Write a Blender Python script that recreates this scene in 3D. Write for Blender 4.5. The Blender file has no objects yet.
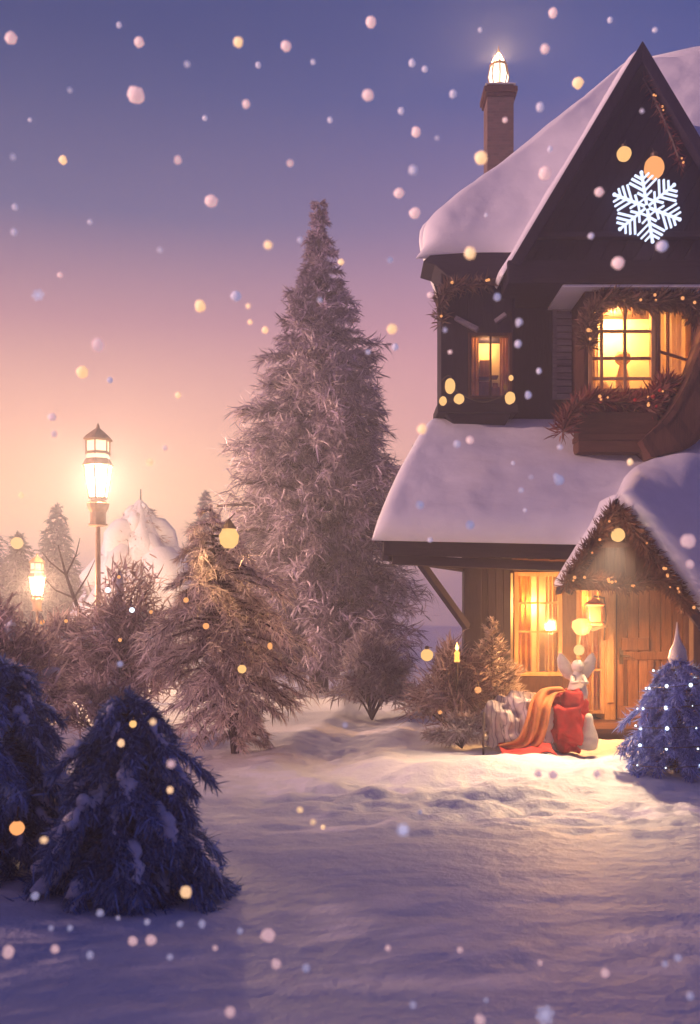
import bpy, math, random
import numpy as np
from mathutils import Vector, Matrix, noise
PI = math.pi
R = math.radians
rng = np.random.default_rng(7)
random.seed(7)
sc = bpy.context.scene
col = sc.collection
HZ = 620.0; FP = 1000.0; EYE = 1.6
def P(px, py, Y):
    return Vector(((px-350)/FP*Y, Y, EYE+(HZ-py)/FP*Y))
def PX(px, Y): return (px-350)/FP*Y
def PZ(py, Y): return EYE+(HZ-py)/FP*Y
SUN_AZ = R(-106); SUN_EL = R(12.5); GLOW_AZ = R(-34)

# ------------------------------------------------------------------ materials
def new_mat(name):
    m = bpy.data.materials.new(name); m.use_nodes = True
    nt = m.node_tree; b = nt.nodes['Principled BSDF']
    return m, nt, b
def N(nt, t, **kw):
    n = nt.nodes.new(t)
    for k, v in kw.items():
        if k in n.inputs: n.inputs[k].default_value = v
        else: setattr(n, k, v)
    return n
def ramp(nt, fac, stops):
    r = nt.nodes.new('ShaderNodeValToRGB')
    el = r.color_ramp.elements
    while len(el) < len(stops): el.new(0.5)
    for e, (p, c) in zip(el, stops):
        e.position = p; e.color = (*c, 1) if len(c) == 3 else c
    nt.links.new(fac, r.inputs[0]); return r
def wood(name, c1, c2, stretch=(14, 14, 1.6), rough=.75, bump=.5):
    m, nt, b = new_mat(name)
    tc = N(nt, 'ShaderNodeTexCoord'); mp = N(nt, 'ShaderNodeMapping'); mp.inputs['Scale'].default_value = stretch
    nt.links.new(tc.outputs['Object'], mp.inputs[0])
    nz = N(nt, 'ShaderNodeTexNoise', Scale=2.2, Detail=8, Roughness=.65, Distortion=.6)
    nt.links.new(mp.outputs[0], nz.inputs['Vector'])
    n2 = N(nt, 'ShaderNodeTexNoise', Scale=1.3, Detail=3)
    nt.links.new(tc.outputs['Object'], n2.inputs['Vector'])
    g = N(nt, 'ShaderNodeNewGeometry')
    a = N(nt, 'ShaderNodeMath', operation='ADD'); nt.links.new(nz.outputs[0], a.inputs[0])
    s = N(nt, 'ShaderNodeMath', operation='MULTIPLY_ADD'); s.inputs[1].default_value = .35; s.inputs[2].default_value = -.17
    nt.links.new(g.outputs['Random Per Island'], s.inputs[0]); nt.links.new(s.outputs[0], a.inputs[1])
    a2 = N(nt, 'ShaderNodeMath', operation='MULTIPLY_ADD'); a2.inputs[1].default_value = .4; a2.inputs[2].default_value = -.2
    nt.links.new(n2.outputs[0], a2.inputs[0])
    a3 = N(nt, 'ShaderNodeMath', operation='ADD'); nt.links.new(a.outputs[0], a3.inputs[0]); nt.links.new(a2.outputs[0], a3.inputs[1])
    r = ramp(nt, a3.outputs[0], [(.25, c1), (.75, c2)])
    nt.links.new(r.outputs[0], b.inputs['Base Color']); b.inputs['Roughness'].default_value = rough; b.inputs['Specular IOR Level'].default_value = .15
    bp = N(nt, 'ShaderNodeBump', Strength=bump, Distance=.012); nt.links.new(nz.outputs[0], bp.inputs['Height'])
    nt.links.new(bp.outputs[0], b.inputs['Normal'])
    return m
def snow_mat(name, c=(.80, .81, .86), scale=9, bump=.35, dist=.03, sparkle=True):
    m, nt, b = new_mat(name)
    tc = N(nt, 'ShaderNodeTexCoord')
    n1 = N(nt, 'ShaderNodeTexNoise', Scale=scale, Detail=6, Roughness=.6); nt.links.new(tc.outputs['Object'], n1.inputs['Vector'])
    n2 = N(nt, 'ShaderNodeTexNoise', Scale=scale*28, Detail=2); nt.links.new(tc.outputs['Object'], n2.inputs['Vector'])
    r = ramp(nt, n1.outputs[0], [(.3, tuple(x*.93 for x in c)), (.7, c)])
    nt.links.new(r.outputs[0], b.inputs['Base Color'])
    b.inputs['Roughness'].default_value = .55; b.inputs['Specular IOR Level'].default_value = .3
    bp = N(nt, 'ShaderNodeBump', Strength=bump, Distance=dist); nt.links.new(n1.outputs[0], bp.inputs['Height'])
    b2 = N(nt, 'ShaderNodeBump', Strength=.25, Distance=.004); nt.links.new(n2.outputs[0], b2.inputs['Height'])
    nt.links.new(bp.outputs[0], b2.inputs['Normal']); nt.links.new(b2.outputs[0], b.inputs['Normal'])
    return m
def needle_mat(name, dark, frost, lo=.35, hi=.8, transl=.3):
    m, nt, b = new_mat(name)
    g = N(nt, 'ShaderNodeNewGeometry'); tc = N(nt, 'ShaderNodeTexCoord')
    n1 = N(nt, 'ShaderNodeTexNoise', Scale=1.6, Detail=4); nt.links.new(tc.outputs['Object'], n1.inputs['Vector'])
    a = N(nt, 'ShaderNodeMath', operation='MULTIPLY_ADD'); a.inputs[1].default_value = .55
    nt.links.new(g.outputs['Random Per Island'], a.inputs[0]); 
    s = N(nt, 'ShaderNodeMath', operation='MULTIPLY_ADD'); s.inputs[1].default_value = .9; s.inputs[2].default_value = -.22
    nt.links.new(n1.outputs[0], s.inputs[0]); nt.links.new(s.outputs[0], a.inputs[2])
    mid = tuple((x*.6+y*.4) for x, y in zip(dark, frost))
    r = ramp(nt, a.outputs[0], [(lo-.2, dark), ((lo+hi)/2, mid), (hi, frost)])
    nt.links.new(r.outputs[0], b.inputs['Base Color']); b.inputs['Roughness'].default_value = .7
    b.inputs['Specular IOR Level'].default_value = .25
    t = N(nt, 'ShaderNodeBsdfTranslucent'); nt.links.new(r.outputs[0], t.inputs[0])
    mx = N(nt, 'ShaderNodeMixShader'); mx.inputs[0].default_value = transl
    nt.links.new(b.outputs[0], mx.inputs[1]); nt.links.new(t.outputs[0], mx.inputs[2])
    nt.links.new(mx.outputs[0], nt.nodes['Material Output'].inputs[0])
    return m
def plain(name, c, rough=.6, metal=0, var=.15, scale=8, bump=.15, transl=0):
    m, nt, b = new_mat(name)
    tc = N(nt, 'ShaderNodeTexCoord'); n1 = N(nt, 'ShaderNodeTexNoise', Scale=scale, Detail=5)
    nt.links.new(tc.outputs['Object'], n1.inputs['Vector'])
    r = ramp(nt, n1.outputs[0], [(.3, tuple(x*(1-var) for x in c)), (.7, tuple(min(1, x*(1+var)) for x in c))])
    nt.links.new(r.outputs[0], b.inputs['Base Color'])
    b.inputs['Roughness'].default_value = rough; b.inputs['Metallic'].default_value = metal
    bp = N(nt, 'ShaderNodeBump', Strength=bump, Distance=.01); nt.links.new(n1.outputs[0], bp.inputs['Height']); nt.links.new(bp.outputs[0], b.inputs['Normal'])
    if transl:
        t = N(nt, 'ShaderNodeBsdfTranslucent'); nt.links.new(r.outputs[0], t.inputs[0])
        mx = N(nt, 'ShaderNodeMixShader'); mx.inputs[0].default_value = transl
        nt.links.new(b.outputs[0], mx.inputs[1]); nt.links.new(t.outputs[0], mx.inputs[2])
        nt.links.new(mx.outputs[0], nt.nodes['Material Output'].inputs[0])
    return m
def emit(name, c, s, clear=0.0):
    m = bpy.data.materials.new(name); m.use_nodes = True; nt = m.node_tree
    nt.nodes.remove(nt.nodes['Principled BSDF'])
    e = N(nt, 'ShaderNodeEmission', Strength=s); e.inputs[0].default_value = (*c, 1)
    o = nt.nodes['Material Output']
    if clear:
        t = N(nt, 'ShaderNodeBsdfTransparent'); mx = N(nt, 'ShaderNodeMixShader'); mx.inputs[0].default_value = clear
        nt.links.new(e.outputs[0], mx.inputs[1]); nt.links.new(t.outputs[0], mx.inputs[2]); nt.links.new(mx.outputs[0], o.inputs[0])
    else: nt.links.new(e.outputs[0], o.inputs[0])
    return m
def glass_mat(name, tint=(1, .97, .9), gl=.07):
    m = bpy.data.materials.new(name); m.use_nodes = True; nt = m.node_tree
    nt.nodes.remove(nt.nodes['Principled BSDF'])
    t = N(nt, 'ShaderNodeBsdfTransparent'); t.inputs[0].default_value = (*tint, 1)
    g = N(nt, 'ShaderNodeBsdfGlossy'); g.inputs['Roughness'].default_value = .08
    nz = N(nt, 'ShaderNodeTexNoise', Scale=4, Detail=2); tc = N(nt, 'ShaderNodeTexCoord'); nt.links.new(tc.outputs['Object'], nz.inputs['Vector'])
    bp = N(nt, 'ShaderNodeBump', Strength=.3, Distance=.02); nt.links.new(nz.outputs[0], bp.inputs['Height']); nt.links.new(bp.outputs[0], g.inputs['Normal'])
    mx = N(nt, 'ShaderNodeMixShader'); mx.inputs[0].default_value = gl
    nt.links.new(t.outputs[0], mx.inputs[1]); nt.links.new(g.outputs[0], mx.inputs[2])
    nt.links.new(mx.outputs[0], nt.nodes['Material Output'].inputs[0])
    return m

M = {}
M['snow'] = snow_mat('snow_roof', scale=3.0, bump=.3, dist=.05)
M['snow_ground'] = snow_mat('snow_ground', scale=5.5, bump=.6, dist=.06)
M['snow_bough'] = snow_mat('snow_bough', scale=14, bump=.6, dist=.03)
M['darkwood'] = wood('dark_timber', (.008, .007, .017), (.026, .021, .042))
M['darkwood_h'] = wood('dark_timber_beam', (.008, .007, .016), (.028, .022, .040), stretch=(1.6, 14, 14))
M['brownwood'] = wood('brown_timber', (.034, .016, .014), (.12, .055, .036))
M['brownwood_h'] = wood('brown_timber_beam', (.055, .025, .015), (.12, .055, .036), stretch=(1.6, 14, 14))
M['doorwood'] = wood('door_timber', (.11, .045, .022), (.33, .15, .068))
M['goldwood'] = wood('window_timber', (.32, .17, .07), (.55, .33, .16))
M['palewood'] = wood('weathered_pale_boards', (.16, .14, .16), (.33, .30, .33), stretch=(1.6, 14, 14))
M['plaster'] = plain('cream_plaster', (.75, .60, .38), .85, var=.15, scale=3)
M['curtain'] = plain('cream_curtain', (.78, .62, .40), .9, var=.12, scale=2, transl=.4)
M['amber'] = plain('amber_curtain', (.62, .32, .10), .9, var=.4, scale=3.5, transl=.4)
M['brick'] = None
M['glass'] = glass_mat('window_glass')
M['fir_big'] = needle_mat('frosted_fir_needles', (.08, .06, .085), (.70, .58, .74), .24, .80)
M['fir_mid'] = needle_mat('hoary_fir_needles', (.13, .09, .08), (.88, .76, .74), .10, .66, .5)
M['fir_dark'] = needle_mat('dark_fir_needles', (.02, .045, .11), (.42, .58, .95), .24, .84, .15)
M['fir_far'] = needle_mat('far_fir_needles', (.10, .09, .08), (.6, .55, .5), .3, .9)
M['bush'] = needle_mat('frosted_shrub_leaves', (.13, .07, .075), (.78, .62, .62), .22, .80, .5)
M['bush_pale'] = needle_mat('pale_shrub_leaves', (.2, .15, .16), (.72, .64, .68), .2, .8)
M['fir_blue'] = needle_mat('blue_fir_needles', (.04, .09, .36), (.42, .54, 1.0), .24, .82, .2)
M['garland'] = needle_mat('garland_needles', (.06, .038, .028), (.36, .21, .16), .4, 1.0, .2)
M['garland_dark'] = needle_mat('garland_dark_leaves', (.05, .02, .016), (.28, .12, .075), .4, 1.0, .15)
M['garland_red'] = needle_mat('garland_red_leaves', (.14, .02, .02), (.42, .22, .16), .4, 1.0, .2)
M['bark'] = wood('fir_bark', (.05, .035, .032), (.16, .12, .11), stretch=(8, 8, 2), rough=.9, bump=.8)
M['brass'] = plain('lamp_brass', (.36, .20, .10), .5, .2, var=.25)
M['iron'] = plain('lamp_iron', (.10, .07, .05), .5, .6, var=.3)
M['red'] = plain('red_cloth', (.50, .03, .025), .85, var=.35, scale=5, bump=.5)
M['redpaint'] = plain('red_paint', (.42, .06, .03), .6, var=.25)
M['cream'] = plain('cream_ceramic', (.74, .66, .55), .45, var=.12)
M['orange'] = plain('orange_cloth', (.55, .20, .06), .85, var=.3, scale=6, bump=.4)
M['berry'] = plain('red_berry', (.45, .02, .015), .3, var=.2)
M['bulb_warm'] = emit('warm_bulb', (1, .40, .14), .95)
M['bulb_gold'] = emit('gold_bulb', (1, .55, .20), .95)
M['bulb_white'] = emit('white_bulb', (.75, .85, 1), 2.2)
M['lamp_glass'] = emit('street_lamp_glass', (1, .80, .80), 5.0, .45)
M['lamp_glass_warm'] = emit('street_lamp_glass_warm', (1, .66, .34), 2.2, .45)
M['flame'] = emit('flame', (1, .55, .14), 6)
M['amberglass'] = emit('amber_lamp_glass', (1, .40, .08), 2.4, .4)
M['chim_glass'] = emit('chimney_lantern_glass', (1, .86, .66), 3.0, .45)
M['led'] = emit('lit_snowflake', (.66, .76, 1), 1.3)
def baked_light_flake_mat(name, c, e=None):  # tint and emission stand in for light falling on white snow
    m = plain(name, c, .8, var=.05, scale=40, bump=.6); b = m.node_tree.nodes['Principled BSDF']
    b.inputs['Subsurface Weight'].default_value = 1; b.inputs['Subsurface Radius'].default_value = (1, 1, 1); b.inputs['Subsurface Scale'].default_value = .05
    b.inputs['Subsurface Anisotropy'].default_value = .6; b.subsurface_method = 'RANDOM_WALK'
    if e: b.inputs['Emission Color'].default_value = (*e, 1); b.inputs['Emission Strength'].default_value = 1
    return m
M['flake_pink_baked'] = baked_light_flake_mat('snowflake_pinkish_baked_light', (.86, .76, .74), (.40, .23, .21))
M['flake_cream_baked'] = baked_light_flake_mat('snowflake_creamy_baked_light', (.90, .78, .55), (.72, .42, .17))
M['flake_white_baked'] = baked_light_flake_mat('snowflake_white_baked_light', (.84, .86, .92), (.13, .13, .20))
# patterned sack cloth
def sack_mat():
    m, nt, b = new_mat('patterned_sackcloth')
    tc = N(nt, 'ShaderNodeTexCoord')
    nz = N(nt, 'ShaderNodeTexNoise', Scale=3, Detail=2); nt.links.new(tc.outputs['Object'], nz.inputs['Vector'])
    w = N(nt, 'ShaderNodeTexWave', Scale=2.6, Distortion=7, Detail=2); nt.links.new(tc.outputs['Object'], w.inputs['Vector'])
    r = ramp(nt, w.outputs['Fac'], [(.0, (.62, .50, .46)), (.5, (.56, .43, .42)), (.68, (.13, .08, .12)), (.80, (.60, .50, .48))])
    nt.links.new(r.outputs[0], b.inputs['Base Color']); b.inputs['Roughness'].default_value = .9
    bp = N(nt, 'ShaderNodeBump', Strength=.7, Distance=.03); nt.links.new(w.outputs['Fac'], bp.inputs['Height']); nt.links.new(bp.outputs[0], b.inputs['Normal'])
    return m
M['sack'] = sack_mat()
def brick_mat():
    m, nt, b = new_mat('chimney_brick')
    tc = N(nt, 'ShaderNodeTexCoord'); mp = N(nt, 'ShaderNodeMapping'); mp.inputs['Rotation'].default_value = (PI/2, 0, 0)
    nt.links.new(tc.outputs['Object'], mp.inputs[0])
    br = N(nt, 'ShaderNodeTexBrick', Scale=5.0); br.inputs['Color1'].default_value = (.085, .05, .045, 1); br.inputs['Color2'].default_value = (.14, .08, .07, 1)
    br.inputs['Mortar'].default_value = (.12, .10, .10, 1); br.inputs['Mortar Size'].default_value = .012
    nt.links.new(mp.outputs[0], br.inputs[0]); nt.links.new(br.outputs[0], b.inputs['Base Color']); b.inputs['Roughness'].default_value = .85
    bp = N(nt, 'ShaderNodeBump', Strength=.5, Distance=-.01); nt.links.new(br.outputs['Fac'], bp.inputs['Height']); nt.links.new(bp.outputs[0], b.inputs['Normal'])
    return m
M['brick'] = brick_mat()

# ------------------------------------------------------------------ mesh builder
class MB:
    def __init__(s): s.v = []; s.f = []
    def add(s, vs, fs):
        o = len(s.v); s.v.extend([tuple(x) for x in vs]); s.f.extend([tuple(i+o for i in f) for f in fs]); return s
    def box(s, x0, x1, y0, y1, z0, z1):
        return s.add([(x0,y0,z0),(x1,y0,z0),(x1,y1,z0),(x0,y1,z0),(x0,y0,z1),(x1,y0,z1),(x1,y1,z1),(x0,y1,z1)],
                     [(0,3,2,1),(4,5,6,7),(0,1,5,4),(1,2,6,5),(2,3,7,6),(3,0,4,7)])
    def prism(s, poly, y0, y1):            # poly in (x,z), front y0, back y1
        n = len(poly)
        a = sum(poly[i][0]*poly[(i+1)%n][1]-poly[(i+1)%n][0]*poly[i][1] for i in range(n))
        if a < 0: poly = poly[::-1]
        vs = [(x, y0, z) for x, z in poly]+[(x, y1, z) for x, z in poly]
        fs = [tuple(range(n)), tuple(range(2*n-1, n-1, -1))]+[(i, i+n, (i+1)%n+n, (i+1)%n) for i in range(n)]
        return s.add(vs, fs)
    def plan(s, poly, z0, z1):             # poly in (x,y) counter-clockwise
        n = len(poly)
        vs = [(x, y, z0) for x, y in poly]+[(x, y, z1) for x, y in poly]
        return s.add(vs, [tuple(range(n-1, -1, -1)), tuple(range(n, 2*n))]+[(i, (i+1)%n, (i+1)%n+n, i+n) for i in range(n)])
    def bar(s, p0, p1, w, h, up=(0, 0, 1)):
        p0 = Vector(p0); p1 = Vector(p1); d = (p1-p0).normalized(); u = Vector(up)
        a = d.cross(u)
        if a.length < 1e-3: a = d.cross(Vector((0, 1, 0)))
        a.normalize(); b = a.cross(d).normalized(); a *= w/2; b *= h/2
        vs = [p0-a-b, p0+a-b, p0+a+b, p0-a+b, p1-a-b, p1+a-b, p1+a+b, p1-a+b]
        return s.add(vs, [(0,1,2,3),(7,6,5,4),(0,4,5,1),(1,5,6,2),(2,6,7,3),(3,7,4,0)])
    def tube(s, pts, rad, n=8, cap=True):
        pts = [Vector(p) for p in pts]; m = len(pts)
        if not hasattr(rad, '__len__'): rad = [rad]*m
        vs = []; ref = Vector((.31, .17, .93))
        for i, p in enumerate(pts):
            d = (pts[min(i+1, m-1)]-pts[max(i-1, 0)]).normalized()
            a = d.cross(ref)
            if a.length < .05: a = d.cross(Vector((1, 0, 0)))
            a.normalize(); b = d.cross(a)
            for k in range(n):
                t = 2*PI*k/n; vs.append(p+a*math.cos(t)*rad[i]+b*math.sin(t)*rad[i])
        fs = [(i*n+k, i*n+(k+1)%n, (i+1)*n+(k+1)%n, (i+1)*n+k) for i in range(m-1) for k in range(n)]
        if cap: fs += [tuple(range(n-1, -1, -1)), tuple((m-1)*n+k for k in range(n))]
        return s.add(vs, fs)
    def lathe(s, prof, c=(0, 0, 0), n=16, rot=0.0, fold=None):
        vs = []
        for (r, z) in prof:
            for k in range(n):
                t = 2*PI*k/n+rot; rr = r*(fold(t, z) if fold else 1)
                vs.append((c[0]+rr*math.cos(t), c[1]+rr*math.sin(t), c[2]+z))
        m = len(prof)
        fs = [(i*n+k, i*n+(k+1)%n, (i+1)*n+(k+1)%n, (i+1)*n+k) for i in range(m-1) for k in range(n)]
        fs += [tuple(range(n-1, -1, -1)), tuple((m-1)*n+k for k in range(n))]
        return s.add(vs, fs)
    def ball(s, c, r, seg=10, ring=7, sc=(1, 1, 1), amp=0, seed=0, fr=1.5):
        vs = []; c = Vector(c)
        for i in range(ring+1):
            ph = PI*i/ring
            for k in range(seg):
                t = 2*PI*k/seg
                d = Vector((math.sin(ph)*math.cos(t), math.sin(ph)*math.sin(t), math.cos(ph)))
                rr = r*(1+amp*noise.noise(d*fr+Vector((seed*3.1, seed*1.7, seed)))) 
                vs.append(c+Vector((d.x*sc[0], d.y*sc[1], d.z*sc[2]))*rr)
        fs = []
        for i in range(ring):
            for k in range(seg):
                a, b, cc, dd = i*seg+k, (i+1)*seg+k, (i+1)*seg+(k+1)%seg, i*seg+(k+1)%seg
                if i == 0: fs.append((a, b, cc))
                elif i == ring-1: fs.append((a, b, dd))
                else: fs.append((a, b, cc, dd))
        # weld poles
        return s.add(vs, fs)
    def grid(s, fn, nu, nv):
        vs = [fn(i/nu, j/nv) for j in range(nv+1) for i in range(nu+1)]
        fs = [(j*(nu+1)+i, j*(nu+1)+i+1, (j+1)*(nu+1)+i+1, (j+1)*(nu+1)+i) for j in range(nv) for i in range(nu)]
        return s.add(vs, fs)
    def slab(s, fn, nrm, t, nu=40, nv=24, e=.12, nz=.04, fr=1.1, eu=None, base=.0):
        """puffy snow slab over the sheet fn(u,v), thickness t along nrm, rounded at all edges; closed."""
        nrm = Vector(nrm).normalized(); eu = eu or e
        def ed(x, e):
            d = min(x, 1-x)
            if d >= e: return 1.0
            q = 1-d/e; return math.sqrt(max(0, 1-q*q))
        def warp(i, n):       # denser rows near the edges
            x = i/n; return .5-.5*math.cos(PI*x)
        top = []; bot = []
        for j in range(nv+1):
            for i in range(nu+1):
                u, v = warp(i, nu), warp(j, nv)
                p = Vector(fn(u, v)); k = ed(u, eu)*ed(v, e)
                top.append(p+nrm*(k*(t+nz*noise.noise(p*fr)+nz*.4*noise.noise(p*fr*2.7)+nz*.16*noise.noise(p*fr*8))+.004)); bot.append(p-nrm*base)
        W = nu+1; o = len(top); f = []
        for j in range(nv):
            for i in range(nu):
                a, b, c, d = j*W+i, j*W+i+1, (j+1)*W+i+1, (j+1)*W+i
                f.append((a, b, c, d)); f.append((o+d, o+c, o+b, o+a))
        bd = [j for j in range(W)]+[j*W+nu for j in range(1, nv+1)]+[nv*W+i for i in range(nu-1, -1, -1)]+[j*W for j in range(nv-1, 0, -1)]
        for q in range(len(bd)):
            a, b = bd[q], bd[(q+1) % len(bd)]; f.append((b, a, o+a, o+b))
        return s.add(top+bot, f)
    def build(s, name, mat, parent=None, smooth=False, bevel=0, recalc=True):
        me = bpy.data.meshes.new(name); me.from_pydata(s.v, [], s.f)
        if recalc:
            import bmesh
            bm = bmesh.new(); bm.from_mesh(me); bmesh.ops.remove_doubles(bm, verts=bm.verts, dist=1e-5) if smooth else None
            bmesh.ops.recalc_face_normals(bm, faces=bm.faces); bm.to_mesh(me); bm.free()
        me.materials.append(mat)
        if smooth: me.polygons.foreach_set('use_smooth', [True]*len(me.polygons))
        o = bpy.data.objects.new(name, me); col.objects.link(o)
        if parent is not None:
            o.parent = parent; o.location = -parent_loc(parent)
        if bevel:
            md = o.modifiers.new('b', 'BEVEL'); md.width = bevel; md.segments = 2; md.limit_method = 'ANGLE'; md.angle_limit = R(50)
        return o
def parent_loc(p):
    v = Vector((0, 0, 0))
    while p is not None: v += p.location; p = p.parent
    return v
def blades(name, mat, parent, pos, dirs, up, L, W, curl=.4, seg=3):
    """many narrow tapering strips (needle sprays) as ONE mesh; arrays of N."""
    n = len(pos)
    d = dirs/np.maximum(np.linalg.norm(dirs, axis=1, keepdims=True), 1e-6)
    sd = np.cross(d, up); sl = np.linalg.norm(sd, axis=1, keepdims=True); sd = np.where(sl < 1e-3, np.array([[1., 0, 0]]), sd/np.maximum(sl, 1e-6))
    nn = np.cross(sd, d)
    L = np.broadcast_to(L, (n,)); W = np.broadcast_to(W, (n,)); cu = np.broadcast_to(curl, (n,))
    V = np.empty((n, 2*seg+1, 3))
    for k in range(seg):
        t = k/seg; w = (.55+.9*t*(1-t)*2)*(1-t*.35)
        c = pos+d*(L*t)[:, None]+nn*(cu*L*t*t)[:, None]
        V[:, 2*k] = c-sd*(W*w*.5)[:, None]; V[:, 2*k+1] = c+sd*(W*w*.5)[:, None]
    V[:, 2*seg] = pos+d*L[:, None]+nn*(cu*L)[:, None]
    nv = 2*seg+1
    quads = [(2*k, 2*k+1, 2*k+3, 2*k+2) for k in range(seg-1)]
    loops = [i for q in quads for i in q]+[2*seg-2, 2*seg-1, 2*seg]
    sizes = [4]*(seg-1)+[3]
    base = (np.arange(n)*nv)[:, None]
    li = (base+np.array(loops)[None]).ravel().astype(np.int32)
    ps = np.tile(np.array(sizes, np.int32), n); st = np.concatenate([[0], np.cumsum(ps)[:-1]]).astype(np.int32)
    me = bpy.data.meshes.new(name)
    me.vertices.add(n*nv); me.vertices.foreach_set('co', V.reshape(-1).astype(np.float32))
    me.loops.add(len(li)); me.loops.foreach_set('vertex_index', li)
    me.polygons.add(len(ps)); me.polygons.foreach_set('loop_start', st); me.polygons.foreach_set('loop_total', ps)
    me.update(calc_edges=True); me.validate()
    me.materials.append(mat); me.polygons.foreach_set('use_smooth', [True]*len(me.polygons))
    o = bpy.data.objects.new(name, me); col.objects.link(o)
    if parent is not None: o.parent = parent; o.location = -parent_loc(parent)
    return o
def tag(o, label=None, cat=None, group=None, kind=None):
    if label: o['label'] = label
    if cat: o['category'] = cat
    if group: o['group'] = group
    if kind: o['kind'] = kind
    return o
def thing(name, loc, label, cat, group=None):
    o = bpy.data.objects.new(name, None); o.empty_display_size = .2; col.objects.link(o); o.location = loc
    return tag(o, label, cat, group)
def point_light(name, loc, e, c, r=.06):
    l = bpy.data.lights.new(name, 'POINT'); l.energy = e; l.color = c; l.shadow_soft_size = r
    o = bpy.data.objects.new(name, l); o.location = loc; col.objects.link(o); return o

# ------------------------------------------------------------------ ground
def smooth01(x, a, b):
    t = max(0, min(1, (x-a)/(b-a))); return t*t*(3-2*t)
def gh(x, y):
    v = Vector((x, y, 0))
    h = .10*noise.noise(v*.18)+.035*noise.noise(v*.7+Vector((5, 3, 1)))
    h += .012*noise.noise(v*2.3)
    h *= .35+.65*smooth01(math.hypot(x-1.5, y-12), 2, 9)
    # soft bank in front of the porch
    h += .17*math.exp(-((x-2.5)/2.2)**2-((y-10.3)/.95)**2)*smooth01(y, 11.9, 10.9)
    h += .06*math.exp(-((x+.6)/1.4)**2-((y-13)/.9)**2)
    # trodden band curving across in front of the house
    yc = 8.7+.10*(x-1)**2*.35-.18*x
    b = math.exp(-((y-yc)/1.15)**2)*smooth01(x, -2.2, .2)
    h += b*(.085*noise.noise(Vector((x*1.7, y*3.0, 2)))+.055*noise.noise(Vector((x*4.6, y*6.5, 7)))+.02*noise.noise(Vector((x*11, y*13, 4))) - .03)
    h += .014*noise.noise(Vector((x*.9+y*.4, y*5.0, 9)))*smooth01(y, 20, 12)
    d2 = 9.0
    for (ax, ay), (bx_, by_) in zip(PATH[:-1], PATH[1:]):
        ux, uy = bx_-ax, by_-ay; t = max(0, min(1, ((x-ax)*ux+(y-ay)*uy)/(ux*ux+uy*uy))); d2 = min(d2, (x-ax-ux*t)**2+(y-ay-uy*t)**2)
    if d2 < 2:
        d = math.sqrt(d2)+.10*noise.noise(v*1.7)
        h += -.07*math.exp(-(d/.36)**2)+.045*math.exp(-((d-.62)/.20)**2)*(1+.9*noise.noise(v*3.1))+.045*math.exp(-(d/.45)**2)*noise.noise(Vector((x*5.5, y*5.5, 3)))
    return h
PATH = [(3.0, 12.6), (2.75, 11.2), (1.7, 9.9), (.5, 9.5), (-.3, 10.6), (-.1, 13), (.5, 17), (.2, 24)]
def graded(lo, c0, c1, hi, step, grow=1.16):
    a = list(np.arange(c0, c1+1e-6, step)); s = step; x = a[-1]
    while x < hi: s *= grow; x += s; a.append(min(x, hi))
    s = step; x = a[0]; b = []
    while x > lo: s *= grow; x -= s; b.append(max(x, lo))
    return b[::-1]+a
xs = graded(-150, -4.5, 5.2, 150, .05); ys = graded(-18, 2.6, 15, 280, .05)
mb = MB()
W = len(xs)
mb.v = [(x, y, gh(x, y) if y < 90 and abs(x) < 90 else 0) for y in ys for x in xs]
mb.f = [(j*W+i, j*W+i+1, (j+1)*W+i+1, (j+1)*W+i) for j in range(len(ys)-1) for i in range(W-1)]
g = mb.build('snowy_ground', M['snow_ground'], smooth=True, recalc=False); tag(g, 'rolling snow covered ground with trodden snow before the cottage', 'ground', kind='structure')

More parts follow.
